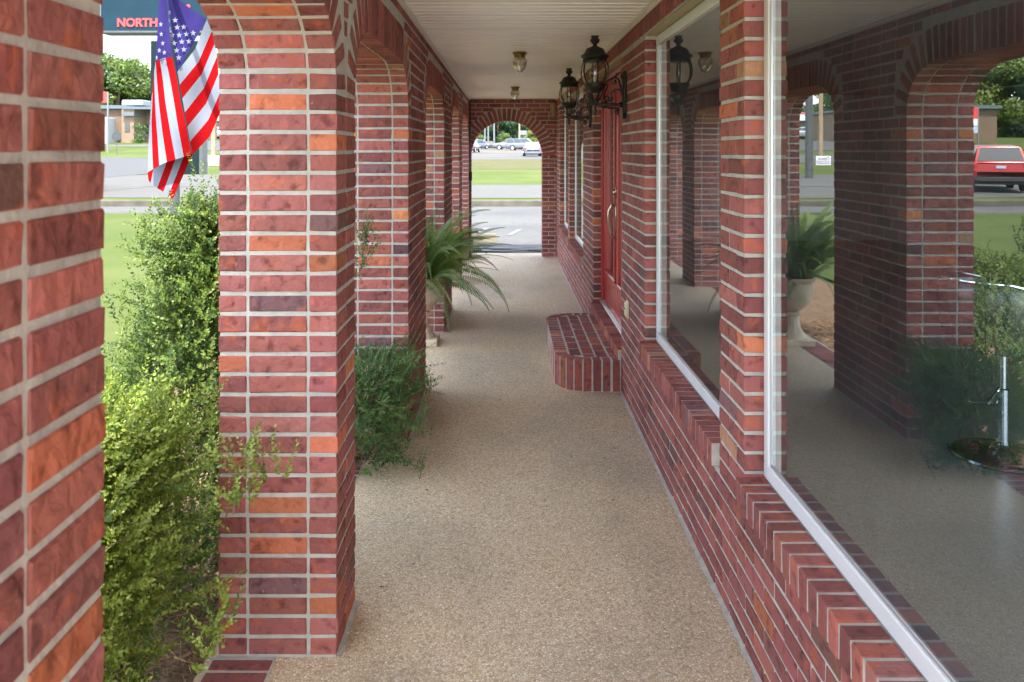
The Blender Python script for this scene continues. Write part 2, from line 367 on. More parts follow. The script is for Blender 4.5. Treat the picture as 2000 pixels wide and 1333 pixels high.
def patch(name, c, off, m, nu=24, nv=12, label=None, cat=None):
    c = [Vector((p[0], p[1], 0)) for p in c]; vs = []
    for j in range(nv+1):
        for i in range(nu+1):
            u, v = i/nu, j/nv; p = (c[0]*(1-u)+c[1]*u)*(1-v) + (c[3]*(1-u)+c[2]*u)*v
            vs.append((p.x, p.y, TZ(p.x, p.y)+off))
    fs = [(j*(nu+1)+i, j*(nu+1)+i+1, (j+1)*(nu+1)+i+1, (j+1)*(nu+1)+i) for j in range(nv) for i in range(nu)]
    o = MB().add(vs, fs).build(name, m); return tag(o, kind='structure', label=label)
fr = lambda a, b, n: [a+(b-a)*i/n for i in range(n+1)]
xs = fr(-900,-120,12)[:-1]+fr(-120,40,80)[:-1]+fr(40,900,14)
ys = [-300,-60,-20,0,10,20,26.6,26.66]+fr(28,100,48)+fr(104,240,34)+[280,340,400,600,900,1500]
grid_sheet('ground', xs, ys, 0, M_LAWN, 'green lawn rolling away from the brick building')
grid_sheet('asphalt_parking_lot', fr(-60,60,60), [14.0,16,18,20,22,24,26.45], .010, M_LOT, 'worn grey asphalt beyond the far arch')
patch('drive', [(-2.2,13.9),(3,13.9),(3,14.3),(-2.2,14.3)], .008, M_LOT)
grid_sheet('lawn_strip', fr(-60,-2.6,20), [-8,0,6,12,16,20,23.4], .030, M_LAWN, 'front lawn left of the brick arcade')
grid_sheet('concrete_road', fr(-90,60,90), fr(28.3,38.6,12), .014, M_ROAD, 'pale concrete road across the view')
patch('road_apron', [hit(60,389), hit(293,366), hit(293,343), hit(60,343)], .020, M_ROAD, 20, 12)
patch('road_apron', [hit(285,366), hit(520,366), hit(520,343), hit(285,343)], .024, M_ROAD, 20, 12)
patch('side_street', [hit(-60,372), hit(293,340), hit(293,309), hit(-60,306)], .028, M_STREET, 20, 12, 'grey side street running left past the tan building')
patch('side_street', [hit(380,320), hit(560,322), hit(560,306), hit(380,303)], .028, M_ROAD, 20, 8)
patch('side_street', [hit(380,295), hit(560,297), hit(560,276), hit(380,275)], .028, M_STREET, 20, 8)
patch('footpath', [hit(60,288), hit(300,288), hit(300,284), hit(60,284)], .03, M_ROAD, 16, 4)
patch('dry_grass_strip', [(-4,53),(30,53),(30,70.5),(-4,70.5)], .012, M_DRY, 20, 12, 'tan dry grass at the edge of the far car park')
patch('far_car_park', [(-5.5,70.5),(60,70.5),(60,112),(-10,112)], .016, M_LOT, 24, 20, 'grey car park full of vehicles seen through the far arch')
patch('dirt_verge', [(-9,112),(60,112),(60,128),(-9,128)], .016, mat('tan_dirt', (.15,.10,.06), .95, vary=.2, scale=1), 20, 8)
patch('far_car_park', [(-14,128),(60,128),(60,185),(-14,185)], .016, M_LOT, 20, 12)
b = MB().box(-90,60,26.44,26.64,-.2,.115,0,.02)
tag(b.build('kerb', M_CURB), 'weathered concrete kerb between the asphalt and the road', kind='structure')

# ---------------------------------------------------------------- brick palette
def pal(kind):
    r = random.random()
    if kind == 'jamb':
        T = [(.60,(.29,.096,.086)),(.76,(.34,.112,.088)),(.84,(.46,.14,.075)),(.87,(.37,.20,.12)),(.93,(.17,.085,.088)),(.95,(.34,.16,.11)),(.965,(.50,.19,.08)),(1,(.26,.10,.09))]
    else:
        T = [(.62,(.25,.080,.073)),(.82,(.22,.074,.071)),(.93,(.28,.09,.074)),(.96,(.15,.065,.062)),(.985,(.36,.12,.06)),(1,(.19,.09,.07))]
    for w, c in T:
        if r <= w: break
    k = random.uniform(.82,1.42); return tuple(min(1, x*k*random.uniform(.95,1.05)) for x in c)
PITCH = .0677; BH = .0542/2; J = .0125
XI, XO = -.5636, -.9606          # inner and outer faces of the arcade
XW = .8196                       # shop wall face
ZC = 2.513                       # ceiling
PIL = [(.15,1.191),(2.835,3.185),(4.95,6.04),(7.88,9.03),(10.5,11.2),(13.0,13.4)]
BUILD = thing('brick_building', 'low red brick shopfront with a covered arcade walkway, white windows and red doors', 'building', (0,0,0))

def split(y0, y1, odd, L=.193):
    out = []; y = y0; first = True
    while y < y1-.02:
        l = (L if odd else L*.5-.005) if first else L
        if y+l > y1 or y1-(y+l) < .045: l = y1-y
        if l > L*1.45: l = l/2-.005
        out.append((y, y+l)); y += l+J; first = False
    return out
SPR = .004+PITCH*28; AR = .40; CR_ = 2.192-SPR
def soffit(u, w):
    """arch underside height at distance u from the left jamb, opening width w"""
    u = min(u, w-u)
    if u <= 0: return SPR
    return SPR + CR_*(1-(1-min(1,u/AR))**2.3)**(1/2.3) if u < AR else SPR+CR_
def pillar(y0, y1):
    mb = MB(); k = 0; z = .004
    L = y1-y0
    while z < SPR-.02:
        zc = z+BH+.005
        # long faces (inner and outer wythe)
        for (xa, xb) in ((XI-.092, XI), (XO, XO+.092)):
            if y0 < .2: cells = [(y1-.2*(q_+1)+J, y1-.2*q_) for q_ in range(5)]
            else: cells = split(y0, y1, k % 2 == 0 or L < .5, .165 if L < .5 else .193)
            for (a, b_) in cells:
                c = pal('jamb' if (a == y0 or b_ == y1) and random.random() < .6 else 'wall')
                mb.brick(((xa+xb)/2+random.uniform(-.0015,.0015), (a+b_)/2, zc), AX, ((.092)/2, (b_-a)/2, BH), c)
        for (a, b_) in ((y0, y0+.09), (y1-.09, y1)):
            mb.brick(((XI+XO)/2, (a+b_)/2+random.uniform(-.002,.002), zc), AX, (.193/2, .045, BH), pal('jamb'))
        z += PITCH; k += 1
    mb.box(XO+.004, XI-.004, y0+.004, y1-.004, -.1, SPR+.02, 1)
    return mb.build('pillar', [M_BR, M_MO], BUILD)
for p in PIL: pillar(*p)
# header with arches
OPEN = [(PIL[i][1], PIL[i+1][0]) for i in range(5)]
hd = MB()
TOPZ = 2.60
for (y0, y1) in OPEN:
    w = y1-y0; pts = []; u = 0
    pts = [(u_, soffit(u_, w)) for u_ in [AR*(1-math.cos(PI/2*i/40)) for i in range(41)]]
    full = pts + [(u_, SPR+CR_) for u_ in fr(AR, w-AR, 40)[1:-1]] + [(w-a, b_) for a, b_ in reversed(pts)]
    acc = [0]
    for i in range(1, len(full)): acc.append(acc[-1]+math.hypot(full[i][0]-full[i-1][0], full[i][1]-full[i-1][1]))
    n = round(acc[-1]/PITCH); st = acc[-1]/n
    for q in range(n):
        s_ = (q+.5)*st; i = max(k for k in range(len(acc)) if acc[k] <= s_); i = min(i, len(full)-2)
        t = (s_-acc[i])/max(1e-6, acc[i+1]-acc[i]); u_ = full[i][0]*(1-t)+full[i+1][0]*t; z_ = full[i][1]*(1-t)+full[i+1][1]*t
        # smoothed tangent
        i2, i0 = min(len(full)-1, i+2), max(0, i-1)
        T = Vector((0, full[i2][0]-full[i0][0], full[i2][1]-full[i0][1])).normalized(); N = Vector((0, -T.z, T.y))
        ln = .193
        if abs(T.z) > .6: ln = .15
        ax = (Vector((1,0,0)), T, N)
        for xa in (XI-.046, XO+.046):
            hd.brick(Vector((xa, y0+u_, z_))+N*ln/2, ax, (.046, BH*.97, ln/2), pal('wall' if random.random() < .6 else 'jamb'))
        hd.brick(Vector(((XI+XO)/2, y0+u_, z_))+N*.05, ax, (.193/2, BH*.97, .05), pal('jamb'))
    # mortar core over the opening in thin vertical slabs
    us = []; zs = []
    for i, f_ in enumerate(full):
        g0, g1 = full[max(0,i-1)], full[min(len(full)-1,i+1)]; T = Vector((g1[0]-g0[0], g1[1]-g0[1])).normalized(); us.append(f_[0]-T.y*.0045); zs.append(f_[1]+T.x*.0045)
    vs = []; fs = []
    for a, b_ in zip(us, zs): vs += [(XO+.004, y0+a, b_), (XI-.004, y0+a, b_), (XI-.004, y0+a, TOPZ), (XO+.004, y0+a, TOPZ)]
    for i in range(len(us)-1):
        o = i*4
        fs += [(o, o+1, o+5, o+4), (o+1, o+2, o+6, o+5), (o+3, o, o+4, o+7)]
    hd.add(vs, fs, 1)
for (y0, y1) in PIL: hd.box(XO+.0042, XI-.0042, y0+.0045, y1-.0045, SPR+.005, TOPZ, 1)
# running bond above and between the rings
def outer_free(z0):
    """free y intervals between arch rings for a course whose bottom is z0"""
    out = []; cur = .15
    for (y0, y1) in OPEN:
        w = y1-y0
        if z0 >= SPR+CR_+.195: continue
        e = 0
        zz = z0
        # outer edge of ring spreads into the pier and closes towards the crown
        t = (zz-SPR)/(CR_+.2); e = .165*math.sqrt(max(0, 1-max(0, t)**2.2)) - AR*.62*max(0, t-.55)/.45
        out.append((cur, y0-e)); cur = y1+e
    out.append((cur, 13.4)); return out
z = .004+PITCH*28; k = 0
while z < 2.5:
    for (a, b_) in outer_free(z):
        if b_-a < .03: continue
        for (p, q) in split(a, b_, k % 2 == 0):
            for xa in (XI-.0465, XO+.0465): hd.brick((xa, (p+q)/2, z+BH+.005), AX, (.0455, (q-p)/2, BH), pal('wall'))
    z += PITCH; k += 1
hd.build('arcade_header', [M_BR, M_MO], BUILD)

# end wall with round arch
ew = MB(); EY = 13.4; acx, ar, asp = .03, .565, 1.60
x0w, x1w = XO, XW+.1; z = .004; k = 0
def carve(segs, a, b_):
    out = []
    for (p, q) in segs:
        if b_ <= p or a >= q: out.append((p, q)); continue
        if a-p > .03: out.append((p, a))
        if q-b_ > .03: out.append((b_, q))
    return out
while z < 2.5:
    segs = [(XI+.004, x1w)]
    zc = z+BH
    if zc < asp: segs = carve(segs, acx-ar, acx+ar)
    else:
        hh = (ar+.2)**2-(zc-asp)**2
        if hh > 0: segs = carve(segs, acx-math.sqrt(hh)+.012, acx+math.sqrt(hh)-.012)
    for (a, b_) in segs:
        for (p, q) in split(a, b_, k % 2 == 0): ew.brick(((p+q)/2, EY+.046, z+BH+.005), AX, ((q-p)/2, .046, BH), pal('wall'))
    if zc < asp:
        for s_ in (-1, 1):
            xx = acx+s_*ar
            ew.brick((xx+s_*.046, EY+.2, z+BH+.005), AX, (.046, .1, BH), pal('jamb'))
    z += PITCH; k += 1
nv = 28
for q in range(nv):
    a = PI*(q+.5)/nv; N = Vector((math.cos(a), 0, math.sin(a))); T = Vector((math.sin(a), 0, -math.cos(a)))
    c0 = Vector((acx, EY, asp))
    if c0.x+N.x*(ar+.2) < XI: ln = .12
    else: ln = .193
    ew.brick(c0+N*(ar+ln/2)+Vector((0,.045,0)), (T, Vector((0,1,0)), N), (BH, .046, ln/2), pal('wall'))
    ew.brick(c0+N*(ar+.05)+Vector((0,.2,0)), (T, Vector((0,1,0)), N), (BH, .1, .05), pal('jamb'))
prof_ = [(acx-ar-.007, -.1)]+[(acx-(ar+.007)*math.cos(PI*i/40), asp+(ar+.007)*math.sin(PI*i/40)) for i in range(41)]+[(acx+ar+.007, -.1)]
vs = []; fs = []
for (x, zz) in prof_: vs += [(x, EY+.0045, zz), (x, EY+.3, zz)]
for i in range(len(prof_)-1): fs.append((2*i, 2*i+1, 2*i+3, 2*i+2))
for yy in (0, 1):
    for i in range(1, 41):
        xa, za = prof_[i]; xb, zb = prof_[i+1]; o = len(vs)
        vs += [(xa, EY+(.007 if yy == 0 else .3), za), (xb, EY+(.007 if yy == 0 else .3), zb), (xb, EY+(.007 if yy == 0 else .3), TOPZ), (xa, EY+(.007 if yy == 0 else .3), TOPZ)]; fs.append((o, o+1, o+2, o+3))
ew.add(vs, fs, 1)
ew.box(XO, acx-ar-.007, EY+.0045, EY+.3, -.1, TOPZ, 1); ew.box(acx+ar+.007, x1w+.3, EY+.0045, EY+.3, -.1, TOPZ, 1)
ew.build('end_wall', [M_BW, M_MO], BUILD)

# shop wall
WIN = [(1.17,2.896),(3.228,4.954),(8.856,10.69),(11.0,12.56)]; DOOR = (5.957,7.835)
ZS, ZT = .584, 2.38
sw = MB(); z = -.012; k = 0
while z < ZT-.03:
    segs = [(-.6, EY)]; zt = z+PITCH
    if z > ZS-.1-.035 and z < ZS+.0: 
        for (a, b_) in WIN: segs = carve(segs, a-.0, b_+.0)
    if z >= ZS-.01:
        for (a, b_) in WIN: segs = carve(segs, a, b_)
    if zt > .225: segs = carve(segs, DOOR[0], DOOR[1])
    for (a, b_) in segs:
        for (p, q) in split(a, b_, k % 2 == 0):
            edge = z > ZS and (abs(q-b_) < .001 or abs(p-a) < .001)
            sw.brick((XW+.046+random.uniform(-.0012,.0012), (p+q)/2, min(z+BH+.005, ZT-BH)), AX, (.046, (q-p)/2, BH), pal('jamb') if edge and random.random() < .35 else pal('wall'))
    z += PITCH; k += 1
y = -.6
while y < EY-.03:
    sw.brick((XW+.046+random.uniform(-.001,.001), y+BH, 2.385+.096), AX, (.046, BH, .094), pal('wall')); y += PITCH
xa, xb = XW+.0045, XW+.13
def wbox(y0, y1, z0, z1): sw.box(xa, xb, y0, y1, z0, z1, 1)
edges = sorted(WIN+[DOOR]); prev = -.6
for (a, b_) in edges:
    wbox(prev, a-.007, -.1, ZT); prev = b_+.007
    wbox(a-.007, b_+.007, -.1, (ZS-.01) if (a, b_) != DOOR else .215)
wbox(prev, EY+.0045, -.1, ZT); sw.box(xa, xb, -.6, EY, ZT+.001, TOPZ, 1)
# steel lintels over the openings
for (a, b_) in edges: sw.box(XW+.012, XW+.16, a, b_, ZT-.008, ZT+.0005, 2)
sw.build('shop_wall', [M_BW, M_MO, mat('lintel_paint', (.42,.36,.22), .6)], BUILD)

# windows
def window(y0, y1):
    sill = MB()
    n = round((y1-y0)/PITCH); st = (y1-y0)/n
    for q in range(n): sill.brick((.838, y0+(q+.5)*st, ZS-.046), AX, (.050, BH, .046), pal('jamb' if random.random() < .12 else 'wall'))
    sill.box(.7915, .90, y0+.002, y1-.002, ZS-.088, ZS-.0035, 1)
    so_ = sill.build('brick_sill', [M_BW, M_MO])
    fr_ = MB(); x0, x1 = .886, .912; w = .05
    a, b_, c, d = y0+.004, y1-.004, ZS+.004, ZT-.012
    for (p, q, r_, s_) in ((a, b_, c, c+w), (a, b_, d-w, d), (a, a+w, c+w, d-w), (b_-w, b_, c+w, d-w)): fr_.box(x0, x1, p, q, r_, s_, 0, .003)
    for (p, q, r_, s_) in ((a+w, b_-w, c+w, c+w+.012), (a+w, b_-w, d-w-.012, d-w), (a+w, a+w+.012, c+w+.012, d-w-.012), (b_-w-.012, b_-w, c+w+.012, d-w-.012)): fr_.box(x0+.006, x1-.012, p, q, r_, s_, 1, .002)
    win = fr_.build('window', [M_WH, M_ALU], BUILD)
    so_.name = 'brick_sill'; so_.parent = win
    gp = MB(); gp.box(.8945, .8985, a+w, b_-w, c+w, d-w, 0)
    g = gp.build('glass_pane', M_GLASS); g.parent = win
    return win
for wv in WIN: window(*wv)

# door: two red leaves with glass lites
df = MB(); y0, y1 = DOOR; zb, zt = .318, ZT-.012
df.box(.895, .975, y0+.003, y0+.05, .30, zt, 0, .004).box(.895, .975, y1-.05, y1-.003, .30, zt, 0, .004).box(.895, .975, y0+.05, y1-.05, zt-.05, zt, 0, .004)
df.box(.889, .9, y0+.02, y0+.034, .30, zt-.02, 0, .003).box(.889, .9, y1-.034, y1-.02, .30, zt-.02, 0, .003).box(.889, .9, y0+.034, y1-.034, zt-.034, zt-.02, 0, .003)
dobj = df.build('door', M_RED, BUILD); dobj['label'] = 'pair of red entrance doors with tall glass lites'
ym = (y0+y1)/2
for (a, b_) in ((y0+.052, ym-.003), (ym+.003, y1-.052)):
    lf = MB(); x0, x1 = .918, .962; sw_ = .125; zl0, zl1 = .62, zt-.19
    lf.box(x0, x1, a, a+sw_, zb, zt-.055, 0, .003).box(x0, x1, b_-sw_, b_, zb, zt-.055, 0, .003)
    lf.box(x0, x1, a+sw_, b_-sw_, zb, zl0, 0, .002).box(x0, x1, a+sw_, b_-sw_, zl1, zt-.055, 0, .002)
    for (p, q, r_, s_) in ((a+sw_-.03, b_-sw_+.03, zl0-.03, zl0), (a+sw_-.03, b_-sw_+.03, zl1, zl1+.03), (a+sw_-.03, a+sw_, zl0, zl1), (b_-sw_, b_-sw_+.03, zl0, zl1)):
        lf.box(x0-.016, x0+.004, p, q, r_, s_, 0, .006)
    lo = lf.build('door_leaf', M_RED); lo.parent = dobj
    gp = MB(); gp.box(.938, .942, a+sw_, b_-sw_, zl0, zl1); g = gp.build('door_glass', M_GLASS); g.parent = dobj
th = MB(); th.box(.880, .99, y0+.004, y1-.004, .297, .316, 0, .004).box(.895, .985, y0+.004, y1-.004, .316, .322, 0, .002)
t_ = th.build('threshold', M_ALU); t_.parent = dobj
hb = MB(); hy = ym+.075; hx = .918
hb.box(hx-.007, hx, hy-.028, hy+.028, 1.30, 1.40, 0, .006).lathe([(.028,0),(.028,.012),(.018,.02),(0.002,.022)], 16, (hx-.006, hy, 1.35), 0, True, axis=(-1,0,0))
hb.box(hx-.007, hx, hy-.024, hy+.024, 1.02, 1.27, 0, .006)
hb.tube([(hx-.006, hy, 1.235), (hx-.035, hy, 1.25), (hx-.062, hy, 1.20), (hx-.066, hy, 1.12), (hx-.052, hy, 1.03), (hx-.02, hy, .975), (hx-.006, hy, .965)], [.007,.009,.009,.009,.009,.008,.007], 10)
hb.box(hx-.05, hx-.005, hy-.008, hy+.008, 1.252, 1.26, 0, .002).lathe([(.02,0),(.02,.006)], 12, (hx-.001, hy, .96), 0, True, axis=(-1,0,0))
h_ = hb.build('handle', M_NICK, None, True); h_.parent = dobj
ds = MB(); n = round((y1-y0)/PITCH); st = (y1-y0)/n
for q in range(n): ds.brick((.842, y0+(q+.5)*st, .295-.04), AX, (.046, BH, .040), pal('jamb' if random.random() < .3 else 'wall'))
ds.box(.7985, .93, y0+.002, y1-.002, .222, .2915, 1)
d_ = ds.build('brick_sill', [M_BW, M_MO]); d_.parent = dobj

# brick step with curved corners and rowlock edging
stp = thing('brick_step', 'low red brick step with rounded corners below the red doors', 'step', (.6,6.8,0))
mb = MB(); SX0, SX1, SY0, SY1, SZ, SR = .365, XW-.002, 5.935, 7.66, .222, .24
path = [(SX1, SY0)]+[(SX0+SR-SR*math.sin(a), SY0+SR-SR*math.cos(a)) for a in [PI/2*i/16 for i in range(17)]]+[(SX0+SR-SR*math.cos(a), SY1-SR+SR*math.sin(a)) for a in [PI/2*i/16 for i in range(17)]]+[(SX1, SY1)]
acc = [0]
for i in range(1, len(path)): acc.append(acc[-1]+math.dist(path[i], path[i-1]))
n = round(acc[-1]/PITCH); st = acc[-1]/n
for q in range(n):
    s_ = (q+.5)*st; i = max(k for k in range(len(acc)) if acc[k] <= s_); i = min(i, len(path)-2)
    t = (s_-acc[i])/max(1e-6, acc[i+1]-acc[i]); p = Vector((path[i][0]*(1-t)+path[i+1][0]*t, path[i][1]*(1-t)+path[i+1][1]*t, 0))
    i0, i1 = max(0, i-1), min(len(path)-1, i+2)
    if i < 1: i0, i1 = 0, 1
    T = Vector((path[i1][0]-path[i0][0], path[i1][1]-path[i0][1], 0)).normalized(); N = Vector((-T.y, T.x, 0))
    if N.dot(Vector((SX1+.1, (SY0+SY1)/2, 0))-p) < 0: N = -N
    mb.brick(p+N*.046+Vector((0,0,SZ/2+.003)), (T, N, AX[2]), (BH, .046, SZ/2-.0015), pal('wall' if random.random() < .75 else 'jamb'))
def inset(p, d):
    x, y = p; cx_ = SX0+SR
    if y < SY0+SR and x < cx_: c = (cx_, SY0+SR); v = Vector((x-c[0], y-c[1])).normalized(); return (c[0]+v.x*(SR-d), c[1]+v.y*(SR-d))
    if y > SY1-SR and x < cx_: c = (cx_, SY1-SR); v = Vector((x-c[0], y-c[1])).normalized(); return (c[0]+v.x*(SR-d), c[1]+v.y*(SR-d))
    return (x, y+d) if y < SY0+SR else (x, y-d)
ip = [inset(p, .003) for p in path]; m_ = len(ip)
mb.add([(x, y, -.02) for x, y in ip]+[(x, y, SZ-.0002) for x, y in ip], [(i, i+1, m_+i+1, m_+i) for i in range(m_-1)]+[tuple(range(m_, 2*m_))], 1)
xx = SX0+.105; row = 0
while xx < SX1-.03:
    w_ = .081
    if xx+w_ > SX1: w_ = SX1-xx
    yin = .105+max(0, (SX0+SR-xx-.04))*.55
    for (p, q) in split(SY0+yin, SY1-yin, row % 2 == 0): mb.brick((xx+w_/2, (p+q)/2, SZ-.02), AX, (w_/2, (q-p)/2, .0215), pal('wall'))
    xx += w_+.012; row += 1
mb.build('brickwork', [M_BW, M_MO], stp)

# ceiling: ribbed soffit panels running across the walk
ce = MB(); y = -.6; vs = []; zs_ = []
rib = .115
prof_c = []
while y < EY: prof_c += [(y, ZC), (y+rib*.48, ZC+.0015), (y+rib*.50, ZC), (y+rib*.955, ZC+.006), (y+rib*.985, ZC)]; y += rib
prof_c = [p for p in prof_c if p[0] < EY-.002]+[(EY-.001, ZC)]
x0, x1 = XI+.0, XW
for (yy, zz) in prof_c: vs += [(x0, yy, zz), (x1, yy, zz)]
fs = [(2*i, 2*i+2, 2*i+3, 2*i+1) for i in range(len(prof_c)-1)]
ce.add(vs, fs)
ce.build('ceiling', M_CE, BUILD)['label'] = 'white ribbed soffit over the walkway'
tr = MB(); tr.box(XI, XI+.022, -.6, EY, ZC-.014, ZC-.003, 0, .003).box(XI, XI+.006, -.6, EY, ZC-.028, ZC-.014).box(XW-.022, XW, -.6, EY, ZC-.014, ZC-.003, 0, .003).box(XW-.008, XW, -.6, EY, ZC-.03, ZC-.014)
tr.build('ceiling_trim', M_TRIM, BUILD)
rf = MB(); rf.box(-1.0, 8, -.62, 13.9, 2.601, 2.9, 0, .01)  # unseen slab added to block light; edges set back for the sun
rf.build('roof', mat('roof_fascia', (.35,.3,.25), .7), BUILD)
# dark interior
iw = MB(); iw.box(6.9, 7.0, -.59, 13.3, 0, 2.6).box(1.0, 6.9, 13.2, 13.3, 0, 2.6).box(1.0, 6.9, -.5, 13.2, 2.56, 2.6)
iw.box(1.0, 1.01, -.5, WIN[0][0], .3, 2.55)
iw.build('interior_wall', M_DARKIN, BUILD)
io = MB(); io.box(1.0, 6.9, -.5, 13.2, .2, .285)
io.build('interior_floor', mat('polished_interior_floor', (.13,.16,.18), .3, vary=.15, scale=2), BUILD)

# ---------------------------------------------------------------- walkway
w_ = MB(); ys_ = fr(-.62, 13.95, 60); xs_ = fr(-1.0, XW+.05, 8)
vs = [(x, y, 0 if x > -.99 else -.0) for y in ys_ for x in xs_]; n = len(xs_)
w_.add(vs, [(j*n+i, j*n+i+1, (j+1)*n+i+1, (j+1)*n+i) for j in range(len(ys_)-1) for i in range(n-1)])
w_.add([(-1.0,-.62,0),(-1.0,13.95,0),(-1.0,13.95,-.1),(-1.0,-.62,-.1)], [(0,1,2,3)]).add([(-1.0,13.95,0),(XW+.05,13.95,0),(XW+.05,13.95,-.1),(-1.0,13.95,-.1)], [(0,1,2,3)])
tag(w_.build('walkway', M_FLOOR), 'tan exposed aggregate walkway under the arcade', kind='structure')
ms = MB(); yy = -.6; vs = []
while yy < 13.4:
    vs += [(XW-.012-random.uniform(0,.012), yy, .0045), (XW+.01, yy, .011)]; yy += .045
ms.add(vs, [(2*i, 2*i+2, 2*i+3, 2*i+1) for i in range(len(vs)//2-1)])
ms.build('mortar_fillet', M_MO, BUILD)
for (a, b_) in PIL[1:5]:
    pf = MB()
    for q, (xx, yy) in enumerate(((XI, a), (XI, b_))): pass
    vs = [];
    for i in range(30):
        yy = a+(b_-a)*i/29; vs += [(XI-.004, yy, .012), (XI+.012+random.uniform(0,.012), yy, .004)]
    pf.add(vs, [(2*i, 2*i+1, 2*i+3, 2*i+2) for i in range(29)])
    pf.build('mortar_fillet', M_MO, BUILD)
tag(MB().box(-5,12,-14,-.63,-.1,-.004).build('bounce_slab', mat('bounce_slab_concrete', (.58,.55,.49), .9, vary=.1, scale=2)), 'unseen pale slab added behind the camera to bounce sunlight into the walkway', kind='structure')  # added out of view, pale so that sunlight bounces into the arcade
lt = MB()
for q in range(34):
    y = random.uniform(3.2, 12.5); x = random.choice((random.uniform(-.5,-.2), random.uniform(-.45,.7), random.uniform(.55,.78))); a = random.uniform(0,2*PI); l_ = random.uniform(.006,.016); w__ = l_*random.uniform(.25,.5)
    c = random.choice(((.12,.07,.03),(.2,.12,.05),(.07,.05,.03),(.16,.15,.05))); dx, dy = math.cos(a), math.sin(a); z = .004
    lt.add([(x-dx*l_,y-dy*l_,z),(x+dy*w__,y-dx*w__,z+.004),(x+dx*l_,y+dy*l_,z+.002),(x-dy*w__,y+dx*w__,z+.003)], [(0,1,2,3)], 0, c)
tag(lt.build('leaf_litter', mat('dry_leaf', attr=True, rough=.9), attr=True), 'small dry leaves and twigs scattered over the walkway', 'leaf litter', kind='stuff')
# flush brick edging in each opening
be = MB()
for (a, b_) in OPEN:
    y = a+.01
    while y < b_-.05:
        be.brick((-.872, y+BH, .0), AX, (.100, BH*1.0, .006), pal('wall'), .002); y += PITCH
    be.box(-.98, -.765, a, b_, -.05, .003, 1)
tag(be.build('brick_edging', [M_BW, M_MO]), 'flush strip of red bricks along the outer edge of the walkway', kind='structure')
# mulch bed
mu = MB(); xs_ = fr(-2.55, -1.0, 14); ys_ = fr(-.6, 12.6, 110)
mu.add([(x+(.12*math.sin(y*1.3) if i == 0 else 0), y, -.06+.03*random.random()+(.01 if 0 < i < 14 else -.01)) for y in ys_ for i, x in enumerate(xs_)], [(j*15+i, j*15+i+1, (j+1)*15+i+1, (j+1)*15+i) for j in range(110) for i in range(14)])
for q in range(5200):
    x, y = random.uniform(-1.9,-1.0), random.uniform(1.0,8.5); a = random.uniform(0,PI); l_ = random.uniform(.03,.09); z = -.03+random.uniform(0,.02)
    dx, dy = math.cos(a)*l_, math.sin(a)*l_; c = random.choice(((.30,.17,.08),(.42,.28,.15),(.2,.11,.05)))
    mu.add([(x,y,z),(x+dx,y+dy,z+random.uniform(-.005,.02)),(x+dx-dy*.03,y+dy+dx*.03,z+.004)], [(0,1,2)], 1, c)
tag(mu.build('mulch_bed', [M_MULCH, mat('straw', attr=True, rough=.9)], attr=True), 'brown pine straw mulch in the planting bed', kind='structure')

# ---------------------------------------------------------------- foliage builders
def leaves_mesh(name, P, D, N, L, Wd, C, m, parent=None, shape=6, extra=None):
    """P base points, D directions, N normals, arrays; lens-shaped leaves"""
    K = len(P); D = D/np.linalg.norm(D, axis=1, keepdims=True); S = np.cross(D, N); S /= np.linalg.norm(S, axis=1, keepdims=True)+1e-9
    Nn = np.cross(S, D); L = L[:,None]; Wd = Wd[:,None]
    if shape == 6:
        tt = [(0,0,0),(.35,.5,-.06),(.72,.42,-.05),(1,0,.05),(.72,-.42,-.05),(.35,-.5,-.06)]
    else: tt = [(0,0,0),(.5,.5,-.05),(1,0,0),(.5,-.5,-.05)]
    V = np.stack([P+D*L*a+S*Wd*b_+Nn*L*c for (a, b_, c) in tt], axis=1).reshape(-1,3)
    k = len(tt); Fc = np.arange(K*k, dtype=np.int32)
    me = bpy.data.meshes.new(name); me.vertices.add(K*k); me.vertices.foreach_set('co', V.astype(np.float32).ravel())
    me.loops.add(K*k); me.loops.foreach_set('vertex_index', Fc); me.polygons.add(K)
    me.polygons.foreach_set('loop_start', np.arange(0, K*k, k, dtype=np.int32)); me.polygons.foreach_set('loop_total', np.full(K, k, dtype=np.int32))
    me.materials.append(m); me.update(calc_edges=True)
    at = me.color_attributes.new('Col', 'FLOAT_COLOR', 'POINT')
    cc = np.repeat(np.hstack([C, np.ones((K,1))]), k, axis=0); at.data.foreach_set('color', cc.astype(np.float32).ravel())
    o = bpy.data.objects.new(name, me); COL.objects.link(o)
    if parent is not None: o.parent = parent; o.matrix_parent_inverse = Matrix.Translation(-Vector(parent.location))
    return o
